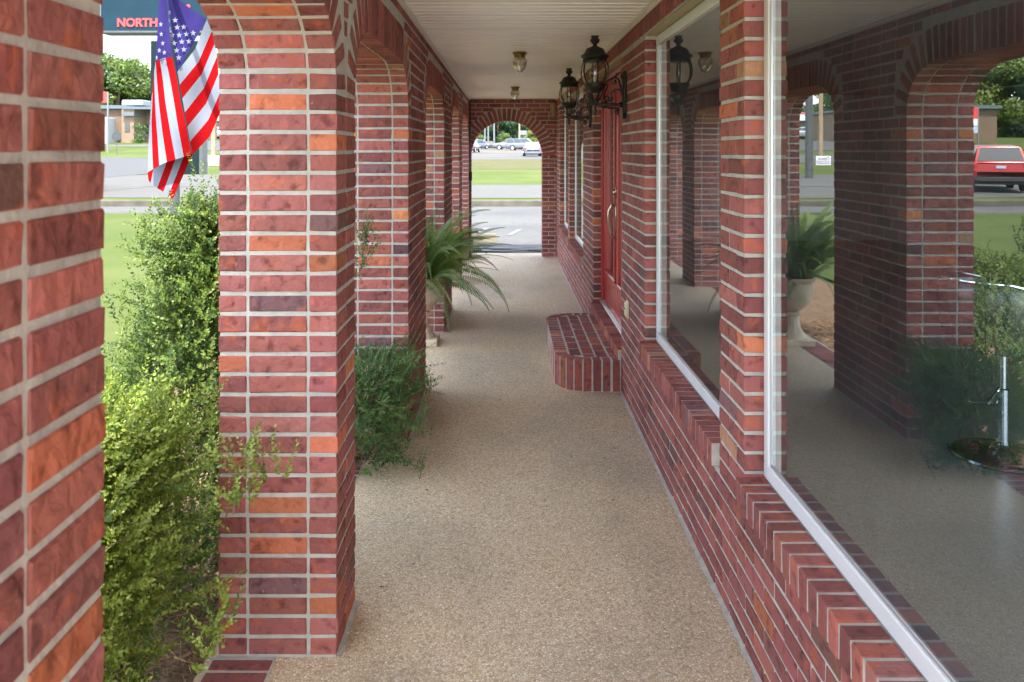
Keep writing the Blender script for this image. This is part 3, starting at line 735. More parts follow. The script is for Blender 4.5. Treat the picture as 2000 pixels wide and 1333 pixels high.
def sprigs(bases, dirs, nl, pitch, leaf, jit, cols, weights, droop=0.0, r=rng):
    """leafy twigs: opposite leaves along each twig"""
    P = []; D = []; N = []; L = []; W_ = []; C = []; tips = []
    cols = np.array(cols)
    for b, d in zip(bases, dirs):
        d = d/np.linalg.norm(d); u = np.cross(d, [0.1,.2,1.0]); u /= np.linalg.norm(u)+1e-9; v = np.cross(d, u)
        cb = cols[r.choice(len(cols), p=weights)]; n = int(nl*r.uniform(.7,1.2)); p = b.copy(); bend = r.normal(0, .10, 3); bend[2] -= droop
        for i in range(n):
            dd = d+bend*(i/n); dd /= np.linalg.norm(dd); p = p+dd*pitch
            a = (i % 2)*PI/2+r.uniform(-.4,.4)
            for s in (1, -1):
                o = (u*math.cos(a)+v*math.sin(a))*s
                k = 1-.45*(i/n)**2
                P.append(p); D.append(o*.85+dd*.75+r.normal(0,jit,3)); N.append(dd*.9-o*.5+r.normal(0,.25,3)); L.append(leaf*k*r.uniform(.75,1.2)); W_.append(leaf*k*.55*r.uniform(.85,1.15))
                C.append(cb*r.uniform(.7,1.3)*(1+.25*(i/n)))
        tips.append(p)
    return [np.array(q) for q in (P, D, N, L, W_, C)], tips
GR = [(.125,.19,.033),(.085,.145,.028),(.17,.235,.05),(.055,.10,.025)]
GD = [(.09,.17,.055),(.12,.21,.06),(.15,.25,.07),(.055,.11,.04)]
def shrub(name, label, group, base, envelope, n, leaf, cols, weights, nl=10, extra=None, stems=9, upb=.8, seed=1, pitch=.011, lowb=.8, wisps=0):
    """envelope(h)->(cx,cy,rx,ry) as fraction of height; twigs sit near its surface and thin out inside"""
    r = np.random.default_rng(seed); H = envelope['h']; B = []; Dd = []
    ob = thing(name, label, 'shrub', base, group)
    while len(B) < n:
        h = r.uniform(0, 1)**lowb; cx, cy, rx, ry = envelope['f'](h)
        a = r.uniform(0, 2*PI); q = r.uniform(.1, 1)**.45
        lump = .82+.18*math.sin(3*a+h*9+seed)+.12*math.sin(7*a-h*13)
        x, y = cx+rx*q*lump*math.cos(a), cy+ry*q*lump*math.sin(a)
        z = h*H
        B.append(np.array([x, y, base[2]+z])); Dd.append(np.array([math.cos(a)*.8*q, math.sin(a)*.8*q, upb*r.uniform(.3,1.3)])+r.normal(0,.28,3))
    if extra:
        for (p, d, m) in extra:
            for _ in range(m): B.append(np.array(p)+r.normal(0,.012,3)); Dd.append(np.array(d, dtype=float)+r.normal(0,.12,3))
    for _ in range(wisps):      # long loose shoots that break the outline
        h = r.uniform(.25, 1); cx, cy, rx, ry = envelope['f'](h); a = r.uniform(0, 2*PI)
        p = np.array([cx+rx*.85*math.cos(a), cy+ry*.85*math.sin(a), base[2]+h*H]); d = np.array([math.cos(a)*.6, math.sin(a)*.6, r.uniform(.2,1.1)*max(.3,upb)]); d /= np.linalg.norm(d)
        for k in range(int(r.integers(3,7))): B.append(p+d*.035*k); Dd.append(d+r.normal(0,.35,3))
    A, tips = sprigs(B, Dd, nl, pitch, leaf, .25, cols, weights, r=r)
    leaves_mesh('foliage', *A[:3], A[3], A[4], A[5], M_LEAF, ob)
    st = MB()
    for k in range(stems):
        i = r.integers(0, len(B)); t = B[i]; p0 = np.array([base[0]+r.normal(0,.05), base[1]+r.normal(0,.05), base[2]-.02])
        mid = (p0+t)/2+r.normal(0,.03,3); st.tube([p0, (p0*.6+mid*.4)+r.normal(0,.01,3), mid, t], [.009,.007,.005,.002], 5)
    for k in range(stems*14):
        i = r.integers(0, len(B)); t = B[i]; d = Dd[i]/np.linalg.norm(Dd[i]); st.tube([t-d*.07+r.normal(0,.008,3), t-d*.02, t+d*.05], [.0025,.002,.001], 4)
    st.build('stem', M_STEM, ob)
    return ob

def lerp(T, h):
    for (a, va), (b_, vb) in zip(T, T[1:]):
        if h <= b_: t = (h-a)/(b_-a); return [p*(1-t)+q*t for p, q in zip(va, vb)]
    return list(T[-1][1])
tw = [.35,.25,.25,.15]
# tall shrub beyond, lighter one in front, small dark one between the pillars
def spike(px, py, d, n, px0, py0):
    """a leading shoot: list of twig starts along a line from (px0,py0) to (px,py)"""
    a, b_ = PX(px0, py0, d), PX(px, py, d); L_ = (b_-a); k = max(3, int(L_.length/.035)); out = []
    for i in range(k):
        p = a+L_*(i/k); s = 1-i/k
        for q in range(n): ang = random.uniform(0, 2*PI); out.append((tuple(p), (math.cos(ang)*(.5*s+.12), math.sin(ang)*(.5*s+.12), .0+.55*L_.normalized().z+L_.normalized().x*.0+.3), 1))
    return out
e1 = {'h': 1.5, 'f': lambda h: lerp([(0,(-1.32,3.35,.36,.45)),(.35,(-1.30,3.35,.40,.5)),(.55,(-1.27,3.35,.29,.40)),(.72,(-1.20,3.33,.18,.26)),(.87,(-1.16,3.3,.11,.16)),(1,(-1.16,3.3,.04,.06))], h)}
ex = []
for args in ((392,352,3.2,2,372,450),(330,418,3.2,2,325,480),(268,432,3.2,2,290,520),(300,470,3.2,2,320,540),(395,410,3.2,2,380,480),(258,560,3.1,2,290,620),(228,590,3.0,2,250,680),(370,420,3.3,2,350,500)): ex += spike(*args)
shrub('boxwood_shrub', 'tall conical green boxwood shrub behind the second brick pillar', 'boxwood shrubs beside the arcade', (-1.28,3.3,-.05), e1, 3900, .0165, GR, tw, 11, ex, seed=2, wisps=110)
e2 = {'h': .98, 'f': lambda h: lerp([(0,(-1.26,2.35,.18,.40)),(.3,(-1.25,2.35,.21,.48)),(.6,(-1.24,2.35,.22,.50)),(.82,(-1.21,2.35,.20,.40)),(1,(-1.18,2.4,.12,.2))], h)}
GL = [(.24,.31,.05),(.18,.25,.038),(.30,.37,.08),(.09,.15,.03)]
ex = []
for args in ((572,920,2.35,2,455,985),(545,885,2.35,2,450,960),(520,960,2.35,2,440,1010),(500,870,2.4,2,430,940),(300,790,2.4,2,300,860),(405,770,2.5,2,395,850),(470,1190,2.3,3,380,1260),(455,1270,2.3,2,360,1290),(240,800,2.3,2,250,880)): ex += spike(*args)
shrub('boxwood_shrub', 'bright yellow-green boxwood shrub filling the nearest arch opening', 'boxwood shrubs beside the arcade', (-1.13,2.4,-.05), e2, 3000, .0175, GL, tw, 11, ex, seed=5, lowb=.55, wisps=170)
e3 = {'h': .56, 'f': lambda h: lerp([(0,(-.80,4.62,.17,.22)),(.2,(-.76,4.60,.24,.28)),(.6,(-.78,4.6,.24,.27)),(1,(-.74,4.68,.16,.16))], h)}
ex = []
for args in ((842,815,4.5,2,780,850),(846,850,4.4,2,760,870),(812,712,4.6,2,765,760),(836,745,4.6,2,780,775),(745,705,4.6,2,750,760),(842,915,4.4,2,780,905),(714,448,3.9,4,712,520),(733,462,3.95,2,712,500),(708,512,3.9,1,704,540)): ex += spike(*args)
shrub('boxwood_shrub', 'low dark green shrub at the foot of the third pillar spilling onto the walkway', 'boxwood shrubs beside the arcade', (-.86,4.65,-.03), e3, 950, .0150, GD, [.35,.3,.2,.15], 12, ex, seed=9, upb=.5, wisps=70)
e4 = {'h': 1.0, 'f': lambda h: lerp([(0,(-1.5,5.4,.3,.6)),(.5,(-1.5,5.5,.4,.9)),(1,(-1.5,5.5,.2,.5))], h)}
shrub('boxwood_shrub', 'rounded boxwood shrub outside the third pillar, seen mirrored in the window', 'boxwood shrubs beside the arcade', (-1.5,5.5,-.05), e4, 1500, .02, GR, tw, 9, None, seed=12, pitch=.014)

# ---------------------------------------------------------------- planter and fern
pl = thing('concrete_planter', 'cast concrete fluted pedestal urn beside the fourth brick pillar', 'planter', (-.74,7.45,0))
mb = MB(); cx, cy = -.74, 7.45
mb.box(cx-.155, cx+.155, cy-.155, cy+.155, 0, .055, 0, .006); mb.build('plinth', M_CON, pl)
mb = MB(); mb.lathe([(.13,.055),(.125,.075),(.10,.10),(.075,.15),(.065,.22),(.068,.25),(.085,.262),(.085,.28),(.06,.29)], 32, (cx,cy,0), 0, True, .07); mb.build('pedestal', M_CON, pl, True)
mb = MB(); mb.lathe([(.055,.285),(.10,.31),(.15,.36),(.18,.43),(.19,.50),(.185,.54),(.205,.565),(.212,.58),(.205,.592),(.18,.59),(.17,.54),(.1,.53)], 40, (cx,cy,0), 0, True, .035); mb.build('bowl', M_CON, pl, True)
fern = thing('boston_fern', 'large green fern with arching fronds growing in the concrete urn', 'fern', (cx,cy,.55))
P = []; D = []; N = []; L = []; Wd = []; C = []; ra = MB(); r = np.random.default_rng(21)
fro = []
for k in range(165):
    a = r.uniform(0, 2*PI); ln = r.uniform(.55,.95); up = r.uniform(.45,4.5); fro.append((a, ln, up))
# the long ones the photo shows
fro += [(R(-12),.95,.35),(R(-28),.9,.62),(R(5),.82,.85),(R(-40),.9,.2),(R(-60),.8,.15),(R(20),.75,1.1),(R(-80),.85,.9),(R(-50),.85,1.2),(R(-95),.8,1.5),(R(-20),.75,1.4),(R(-65),.8,.1),(R(-15),.7,.1)]
for (a, ln, up) in fro:
    h = np.array([math.cos(a), math.sin(a), 0]); n = int(ln/.017); p = np.array([cx,cy,.56])+h*.05+r.normal(0,.03,3)*[1,1,.2]; el = math.atan2(up, 1.0); pts = [p.copy()]; g = r.uniform(1.0,2.3)/n
    side = np.cross(h, [0,0,1]); cc = np.array([(.10,.19,.035),(.15,.25,.05),(.22,.32,.08),(.07,.14,.035),(.18,.30,.12)][r.integers(0,5)])*1.0; tw_ = r.uniform(-1.4,1.4)
    for i in range(n):
        d = h*math.cos(el)+np.array([0,0,1])*math.sin(el); p = p+d*.017; pts.append(p.copy()); el -= g*(.3+.95*i/n)
        if el < -1.45: el = -1.45
        s = math.sin(PI*min(1,(i+2)/n)**.55)*.056+.006; up_ = np.cross(side, d)
        ca, sa = math.cos(tw_+.5*i/n), math.sin(tw_+.5*i/n); sd = side*ca+up_*sa; up_ = up_*ca-side*sa
        for q in (1, -1):
            P.append(p); D.append(sd*q+d*.25-up_*.12); N.append(up_+r.normal(0,.1,3)); L.append(s*r.uniform(.85,1.1)); Wd.append(.0125); C.append(cc*r.uniform(.8,1.2))
    ra.tube(pts[::4]+[pts[-1]], .0018, 4, 0)
leaves_mesh('fronds', np.array(P), np.array(D), np.array(N), np.array(L), np.array(Wd), np.array(C), M_LEAF, fern, 4)
ra.build('stalks', mat('fern_stalk', (.16,.17,.05), .7), fern)

# ---------------------------------------------------------------- wall lanterns
def lantern():
    t = thing('wall_lantern', 'black cast metal lantern on a scrolled arm, nearer of the two beside the red doors', 'wall lamp', (XW,5.73,2.07), 'black coach lanterns flanking the doors')
    X, Y = .611, 5.73
    mb = MB(); mb.box(XW-.024, XW+.002, Y-.045, Y+.045, 1.95, 2.235, 0, .008)
    vs = [(x, Y+s*w, z) for x in (XW-.024, XW+.001) for (s, w, z) in ((-1,.045,1.95),(1,.045,1.95),(1,.012,1.915),(-1,.012,1.915))]
    mb.add(vs, [(0,1,2,3),(7,6,5,4),(0,3,7,4),(1,5,6,2),(2,6,7,3)]).lathe([(.022,0),(.022,.006),(.012,.012),(.001,.014)], 12, (XW-.023, Y, 2.2), 0, True, axis=(-1,0,0))
    mb.build('wall_plate', M_BLK, t)
    mb = MB(); mb.tube([(XW-.02,Y,2.01),(X+.02,Y,2.01)], .011, 10).lathe([(.02,-.02),(.024,0),(.02,.02)], 12, (X+.06,Y,2.01), 0, True, axis=(1,0,0)).lathe([(.016,-.012),(.022,0),(.016,.012)], 12, (XW-.035,Y,2.01), 0, True, axis=(1,0,0))
    def scroll(cx_, cz, r0, turns, a0, sgn, tail):
        pts = []
        for i in range(28): tt = i/27; a = a0+sgn*tt*turns*2*PI; rr = r0*(1-.78*tt); pts.append((cx_+rr*math.cos(a), Y, cz+rr*math.sin(a)))
        mb.tube(list(tail)+pts, [.0065]*len(tail)+[.0065-.003*i/27 for i in range(28)], 7); mb.lathe([(.002,-.01),(.01,-.004),(.01,.004),(.002,.01)], 10, pts[-1], 0, True, axis=(0,1,0))
    scroll(XW-.075, 2.165, .032, 1.2, -.2, 1, [(XW-.02,Y,2.06),(XW-.03,Y,2.10),(XW-.035,Y,2.135)])
    scroll(X+.085, 2.055, .028, 1.15, .4, -1, [(XW-.025,Y,2.10),(XW-.05,Y,2.115),(XW-.08,Y,2.105),(XW-.1,Y,2.085)])
    scroll(XW-.062, 1.965, .022, 1.1, 1.6, -1, [(X+.05,Y,2.0),(X+.075,Y,1.992),(XW-.09,Y,1.985)])
    mb.tube([(X+.075,Y,2.03),(X+.058,Y,2.07),(X+.072,Y,2.11),(X+.088,Y,2.135),(X+.08,Y,2.15)], [.006,.006,.005,.005,.006], 7)
    mb.tube([(XW-.07,Y,2.195),(XW-.062,Y,2.22),(XW-.05,Y,2.225)], [.006,.005,.004], 6).tube([(XW-.062,Y,1.955),(XW-.045,Y,1.93),(XW-.05,Y,1.92)], [.005,.004,.003], 6)
    mb.tube([(X+.02,Y,2.01),(X-.04,Y,2.015),(X-.06,Y,2.03)], [.007,.006,.003], 6).tube([(X,Y-.05,2.02),(X,Y,2.01),(X,Y+.05,2.02)], [.003,.008,.003], 6)
    mb.build('bracket_arm', M_BLK, t, True)
    mb = MB(); mb.lathe([(.002,1.93),(.010,1.945),(.013,1.975),(.010,1.995),(.016,2.01),(.012,2.03),(.018,2.05)], 14, (X,Y,0), 0, True)
    for k in range(6):
        a = 2*PI*k/6; c, s = math.cos(a), math.sin(a); mb.tube([(X+c*.013,Y+s*.013,2.02),(X+c*.03,Y+s*.03,2.045),(X+c*.055,Y+s*.055,2.10),(X+c*.062,Y+s*.062,2.125)], .0045, 5)
    mb.lathe([(.012,2.088),(.035,2.094),(.05,2.104),(.066,2.124),(.074,2.137),(.074,2.152),(.066,2.156)], 24, (X,Y,0)); mb.build('cup', M_BLK, t, True)
    mb = MB(); mb.lathe([(.066,2.156),(.082,2.175),(.093,2.205),(.0965,2.235),(.092,2.27),(.080,2.298)], 24, (X,Y,0), 0, False); mb.build('glass', M_LGLASS, t, True)
    mb = MB(); pr = [(.066,2.154),(.083,2.175),(.095,2.205),(.0985,2.235),(.094,2.27),(.081,2.30)]
    for k in range(6):
        a = 2*PI*(k+.5)/6+.1; mb.tube([(X+r_*math.cos(a), Y+r_*math.sin(a), z_) for r_, z_ in pr], .0055, 5)
    mb.build('ribs', M_BLK, t)
    mb = MB(); mb.lathe([(.078,2.298),(.084,2.30),(.084,2.312),(.078,2.318),(.094,2.332),(.097,2.338),(.092,2.345),(.074,2.357),(.064,2.378),(.054,2.392),(.03,2.40),(.016,2.408),(.014,2.42),(.024,2.428),(.032,2.44),(.032,2.45),(.022,2.462),(.026,2.47),(.028,2.476),(.02,2.478)], 24, (X,Y,0)); mb.build('cap', M_BLK, t, True)
    mb = MB(); mb.lathe([(.012,2.156),(.012,2.2)], 12, (X,Y,0), 0); mb.lathe([(.010,2.2),(.017,2.22),(.017,2.235),(.009,2.262),(.002,2.28)], 12, (X,Y,0), 1); mb.build('candle_bulb', [mat('candle_sleeve', (.7,.66,.55), .6), M_LGLASS], t, True)
    return t
l1 = lantern()
l2 = ctree(l1, None, (XW, 8.03, 2.07))
l2['label'] = 'black cast metal lantern on a scrolled arm, farther one past the red doors'

# ---------------------------------------------------------------- ceiling lights
def ceil_light(x, y):
    t = thing('ceiling_light', 'small brass ceiling light with ribbed acorn glass, nearer one', 'ceiling light', (x,y,ZC), 'acorn ceiling lights along the walkway')
    mb = MB(); mb.lathe([(.058,2.511),(.060,2.507),(.060,2.502),(.050,2.497),(.046,2.492),(.045,2.475),(.047,2.470),(.044,2.466),(.04,2.466)], 28, (x,y,0)); mb.build('brass_base', M_BRASS, t, True)
    mb = MB(); mb.lathe([(.042,2.470),(.055,2.458),(.062,2.44),(.060,2.42),(.052,2.395),(.040,2.372),(.026,2.357),(.010,2.349),(.003,2.345)], 40, (x,y,0), 0, True, .05); mb.build('glass_shade', M_SHADE, t, True)
    mb = MB(); mb.lathe([(.012,2.466),(.012,2.45),(.02,2.43),(.022,2.415),(.014,2.397),(.003,2.39)], 14, (x,y,0)); mb.build('bulb', mat('bulb_glass', (.85,.83,.75), .3), t, True)
    return t
c1 = ceil_light(.124, 7.02)
c2 = ctree(c1, None, (.132, 10.85, ZC)); c2['label'] = 'small brass ceiling light with ribbed acorn glass, farther one near the end arch'

# small wall fittings
o = MB(); o.box(XW-.010, XW, 5.57, 5.65, .585, .70, 0, .004).box(XW-.022, XW-.008, 5.575, 5.645, .60, .685, 0, .004).box(XW-.024, XW-.021, 5.60, 5.62, .645, .655, 1)
tag(o.build('outlet_cover', [M_IVORY, M_BLK]), 'ivory electrical outlet cover low on the shop wall beside the door', 'outlet')
o = MB(); o.lathe([(.01,2.21),(.03,2.24),(.042,2.29),(.046,2.34),(.05,2.40),(.06,2.44)], 12, (.775,13.33,0)).box(.72,.80,13.34,13.4,2.30,2.42,0,.01)
tag(o.build('wall_fixture', mat('tan_plastic', (.30,.22,.11), .7, vary=.2, scale=20)), 'small tan fitting high in the right corner of the end wall', 'wall fitting')  # plain tan wall fixture, its exact kind not known
o = MB(); o.tube([(-.548,13.30,.0),(-.548,13.30,2.46)], .010, 8).box(-.575,-.515,13.25,13.33,1.22,1.36,0,.006)
tag(o.build('cable_conduit', mat('dark_pvc', (.02,.022,.022), .5)), 'black conduit with a junction box on the left of the end arch', 'conduit')

# ---------------------------------------------------------------- bar stool inside the window
bs = thing('bar_stool', 'black padded bar stool with a round chrome base inside the near window', 'bar stool', (2.30,3.9,.285))
X, Y = 2.30, 3.9
M_LEA = mat('black_vinyl', (.022,.030,.042), .2, spec=.6)
mb = MB(); mb.lathe([(.215,.286),(.22,.292),(.215,.302),(.15,.312),(.05,.325),(.03,.345),(.028,.36)], 48, (X,Y,0)); mb.build('base', mat('black_chrome', (.10,.12,.14), .12, .9), bs, True)
mb = MB(); mb.lathe([(.028,.33),(.028,.60),(.018,.605),(.018,.80)], 20, (X,Y,0)); mb.tube([(X-.02,Y,.60),(X-.10,Y-.05,.55),(X-.12,Y+.06,.52),(X+.02,Y+.12,.50)], .008, 8); mb.build('column', M_CHR, bs, True)
mb = MB(); mb.lathe([(.10,.78),(.2,.79),(.225,.82),(.225,.86),(.2,.88),(.02,.885)], 32, (X,Y,0)); mb.build('seat', M_LEA, bs, True)
mb = MB(); vs = []; fs = []; n = 33
for j, (z, rr) in enumerate(((.80,.24),(.90,.265),(1.0,.275),(1.10,.27),(1.115,.262),(1.10,.245),(1.0,.25),(.90,.24),(.82,.22))):
    for i in range(n):
        a = R(60)+R(240)*i/(n-1); drop = .12*max(0, abs(i-(n-1)/2)/((n-1)/2)-.55)*(1 if z > .95 else 0); vs.append((X-rr*math.cos(a+PI), Y+rr*math.sin(a+PI), z-drop))
for j in range(9):
    for i in range(n-1): j2 = (j+1) % 9; fs.append((j*n+i, j*n+i+1, j2*n+i+1, j2*n+i))
mb.add(vs, fs).tube([vs[4*n+i] for i in range(n)], .006, 6, 1); mb.build('backrest', [M_LEA, M_CHR], bs, True)

# ---------------------------------------------------------------- flag on a pole
FR = (mat('flag_red', (.27,.004,.006), .95, spec=.05, vary=.05, scale=9, bump=.3, bscale=14), mat('flag_white', (.20,.225,.28), .95, spec=.05, vary=.04, scale=9, bump=.3, bscale=14), mat('flag_blue', (.035,.026,.13), .95, spec=.05, vary=.12, scale=9, bump=.3, bscale=14))
fl = thing('flag', 'red white and blue flag with stars hanging in folds in the nearest arch', 'flag', (-1.55,4,1.6))
fm = MB()
def strip(La, Lb, d0, mi, amp=.012, n=14, ph=0):
    """ribbon between two photo-space polylines La and Lb, hung at depth d0 with small folds"""
    def samp(L_, t):
        s = t*(len(L_)-1); i = min(int(s), len(L_)-2); f = s-i
        return (L_[i][0]*(1-f)+L_[i+1][0]*f, L_[i][1]*(1-f)+L_[i+1][1]*f)
    vs = []; m = 5
    for i in range(n+1):
        a, b_ = samp(La, i/n), samp(Lb, i/n)
        for k in range(m+1):
            px, py = a[0]*(1-k/m)+b_[0]*k/m, a[1]*(1-k/m)+b_[1]*k/m
            vs.append(PX(px, py, d0+amp*math.sin(px*.075+py*.014+ph)+amp*.5*math.sin(px*.03-py*.05)))
    fm.add(vs, [(i*(m+1)+k, i*(m+1)+k+1, (i+1)*(m+1)+k+1, (i+1)*(m+1)+k) for i in range(n) for k in range(m)], mi)
# left folded panel
B_ = [[(336,111),(345,150),(352,195),(362,240),(374,302)], [(323,113),(332,155),(340,200),(348,250),(359,307)], [(312,116),(318,155),(323,200),(332,255),(343,312)], [(304,120),(307,165),(311,210),(318,265),(326,317)], [(301,140),(302,180),(304,225),(308,275),(311,324)], [(298,180),(297,210),(296,240),(297,285),(299,331)], [(297,184),(294,215),(292,245),(289,300),(288,337)]]
for i in range(6): strip(B_[i], B_[i+1], 3.95, 0 if i % 2 == 0 else 1, ph=.4)
strip([(322,-60),(326,0),(331,60),(336,111)], [(312,-60),(311,0),(307,70),(302,124)], 3.95, 2, ph=.4)
# right panel
strip([(322,-60),(330,20),(338,80),(346,141)], [(330,-60),(350,0),(376,20),(404,38)], 4.06, 2, amp=.018)
S_ = [((346,141),(404,38)), ((351,166),(413,62)), ((356,193),(420,84)), ((361,220),(424,110)), ((366,248),(427,144)), ((371,277),(431,178)), ((377,302),(432,216))]
for i in range(6):
    (a, b_), (c, d) = S_[i], S_[i+1]; mA = ((a[0]+b_[0])/2+6, (a[1]+b_[1])/2+7); mC = ((c[0]+d[0])/2+6, (c[1]+d[1])/2+7)
    strip([a, mA, b_], [c, mC, d], 4.06, 1 if i % 2 == 0 else 0, amp=.016)
# bottom back fold
Q_ = [((288,334),(290,353)), ((300,331),(294,358)), ((326,316),(307,368)), ((343,311),(319,375)), ((359,306),(327,387)), ((378,298),(338,388))]
for i in range(5):
    (a, b_), (c, d) = Q_[i], Q_[i+1]; strip([a, b_], [c, d], 4.02, 0 if i % 2 == 0 else 1, amp=.008)
# stars
def star(px, py, r_, d, sq=1):
    vs = [PX(px, py, d)]
    for k in range(10):
        a = -PI/2+k*PI/5; rr = r_ if k % 2 == 0 else r_*.42; vs.append(PX(px+rr*math.cos(a)*sq, py+rr*math.sin(a), d))
    fm.add(vs, [(0, 1+k, 1+(k+1) % 10) for k in range(10)], 1)
for (x, y) in ((342,40),(346,54),(359,53),(336,69),(350,69),(364,67),(377,65),(340,85),(355,82),(369,81),(345,99),(359,97),(349,113),(332,56),(330,41),(331,25)): star(x, y, 6.2, 4.02, 1 if x > 333 else .55)
for (x, y) in ((315,67),(318,85),(321,103),(311,99),(306,113),(314,48)): star(x, y, 5.6, 3.925, .8 if x > 308 else .5)
fm.build('cloth', FR, fl, True)
p = MB(); p.tube([(XO-.01,3.01,2.42),PX(322,-62,4.0)+Vector((0,0,.02)),PX(290,-180,4.15)], .012, 10).lathe([(.001,-.03),(.022,-.01),(.022,.01),(.001,.03)], 12, PX(290,-180,4.15), 0)
tag(p.build('flag_pole', M_WH, None, True), 'white angled pole that carries the flag above the arch', 'flag pole')

# ---------------------------------------------------------------- roadside sign with NORTH lettering
M_NAVY = mat('navy_sign_panel', (.012,.035,.055), .75, vary=.08, scale=2, spec=.12); M_DG = mat('dark_green_sign_cabinet', (.008,.02,.022), .7, spec=.12)
M_RT = mat('red_letter_panel', (.75,.06,.06), .5)
sg = thing('roadside_sign', 'navy sign with red NORTH lettering on a grey steel pole', 'sign', (-7.5,19.3,-.05))
D_ = 19.3
def pbox(mb, x0, x1, y0, y1, d0, d1, mi=0, bev=.01):
    a, b_ = PX(x0, y1, d0), PX(x1, y0, d0); mb.box(a.x, b_.x, d0, d1, a.z, b_.z, mi, bev)
mb = MB(); mb.tube([(PX(340,0,D_+.25).x, D_+.3, -.1), (PX(340,0,D_+.25).x, D_+.3, 6.0)], .11, 16).lathe([(.28,-.08),(.28,-.03),(.15,.0),(.12,.12)], 16, (PX(340,0,D_+.25).x, D_+.3, 0)); mb.box(PX(316,0,D_).x, PX(362,0,D_).x, D_+.05, D_+.55, -.08, -.02, 0, .01); mb.build('pole', M_GALV, sg, True)
mb = MB(); pbox(mb, 196, 428, -85, 62, D_, D_+.5); mb.build('panel', M_NAVY, sg)
mb = MB(); pbox(mb, 192, 432, 60.5, 64.5, D_-.03, D_+.53, 0, .005); mb.build('panel_frame', M_GALV, sg); mb = MB(); pbox(mb, 192, 432, -90, -84, D_-.03, D_+.53, 0, .005); mb.build('panel_frame', M_GALV, sg)
mb = MB(); pbox(mb, 294, 388, 80, 341, D_-.05, D_+.3); mb.build('lower_cabinet', M_DG, sg)
mb = MB(); a, b_ = PX(388.5,341,D_), PX(397,80,D_); mb.box(a.x, b_.x, D_-.03, D_+.28, a.z, b_.z, 0, .01); mb.build('cabinet_edge', M_GALV, sg)
def text(body, size, loc, m, parent, name, ext=.01, rot=(PI/2,0,0), align='CENTER', bold=0):
    cu = bpy.data.curves.new(name, 'FONT'); cu.body = body; cu.size = size; cu.extrude = ext; cu.align_x = align; cu.offset = bold
    tmp = bpy.data.objects.new(name+'_src', cu); COL.objects.link(tmp)
    bpy.context.view_layer.update(); dg = bpy.context.evaluated_depsgraph_get()
    me = bpy.data.meshes.new_from_object(tmp.evaluated_get(dg)); bpy.data.objects.remove(tmp)
    me.transform(Matrix.Translation(loc) @ Matrix.Rotation(rot[2],4,'Z') @ Matrix.Rotation(rot[0],4,'X')); me.materials.clear(); me.materials.append(m)
    o = bpy.data.objects.new(name, me); COL.objects.link(o); o.parent = parent; o.matrix_parent_inverse = Matrix.Translation(-Vector(parent.location)); return o
pt = PX(268.5, 52.3, D_-.012); text('NORTH', .265, pt, M_RT, sg, 'lettering', .012, bold=.008)
mb = MB(); mb.lathe([(.045,0),(.045,.015)], 20, PX(368,13,D_-.001), 0, True, axis=(0,-1,0)); mb.build('red_dot', M_RT, sg)

# yard sign
q = hit(418,326); ys_ = thing('yard_sign', 'small white lawn sign reading Dance Clothing beyond the flag', 'sign', q)
s_ = q.y
mb = MB(); pbox(mb, 407, 436, 305, 323, s_, s_+.01, 0, 0); mb.build('board', M_WH, ys_)
mb = MB(); pbox(mb, 409, 434, 319.3, 320.6, s_-.012, s_-.002, 0, 0); mb.build('blue_bar', mat('sign_blue', (.05,.1,.45), .5), ys_)
mt = mat('sign_ink', (.10,.09,.14), .6); k_ = s_/F
text('Dance', 8.5*k_, PX(420.5, 312.4, s_-.012), mt, ys_, 'lettering', .004); text('CLOTHING', 5.4*k_, PX(421.5, 317.8, s_-.012), mat('sign_maroon', (.25,.04,.05), .6), ys_, 'lettering', .004)
mb = MB(); mb.tube([(PX(411,0,s_).x, s_+.03, q.z-.05),(PX(411,0,s_).x, s_+.03, q.z+.4)], .012, 6).build('stake', M_GALV, ys_); mb = MB().tube([(PX(432,0,s_).x, s_+.03, q.z-.05),(PX(432,0,s_).x, s_+.03, q.z+.4)], .012, 6); mb.build('stake', M_GALV, ys_)

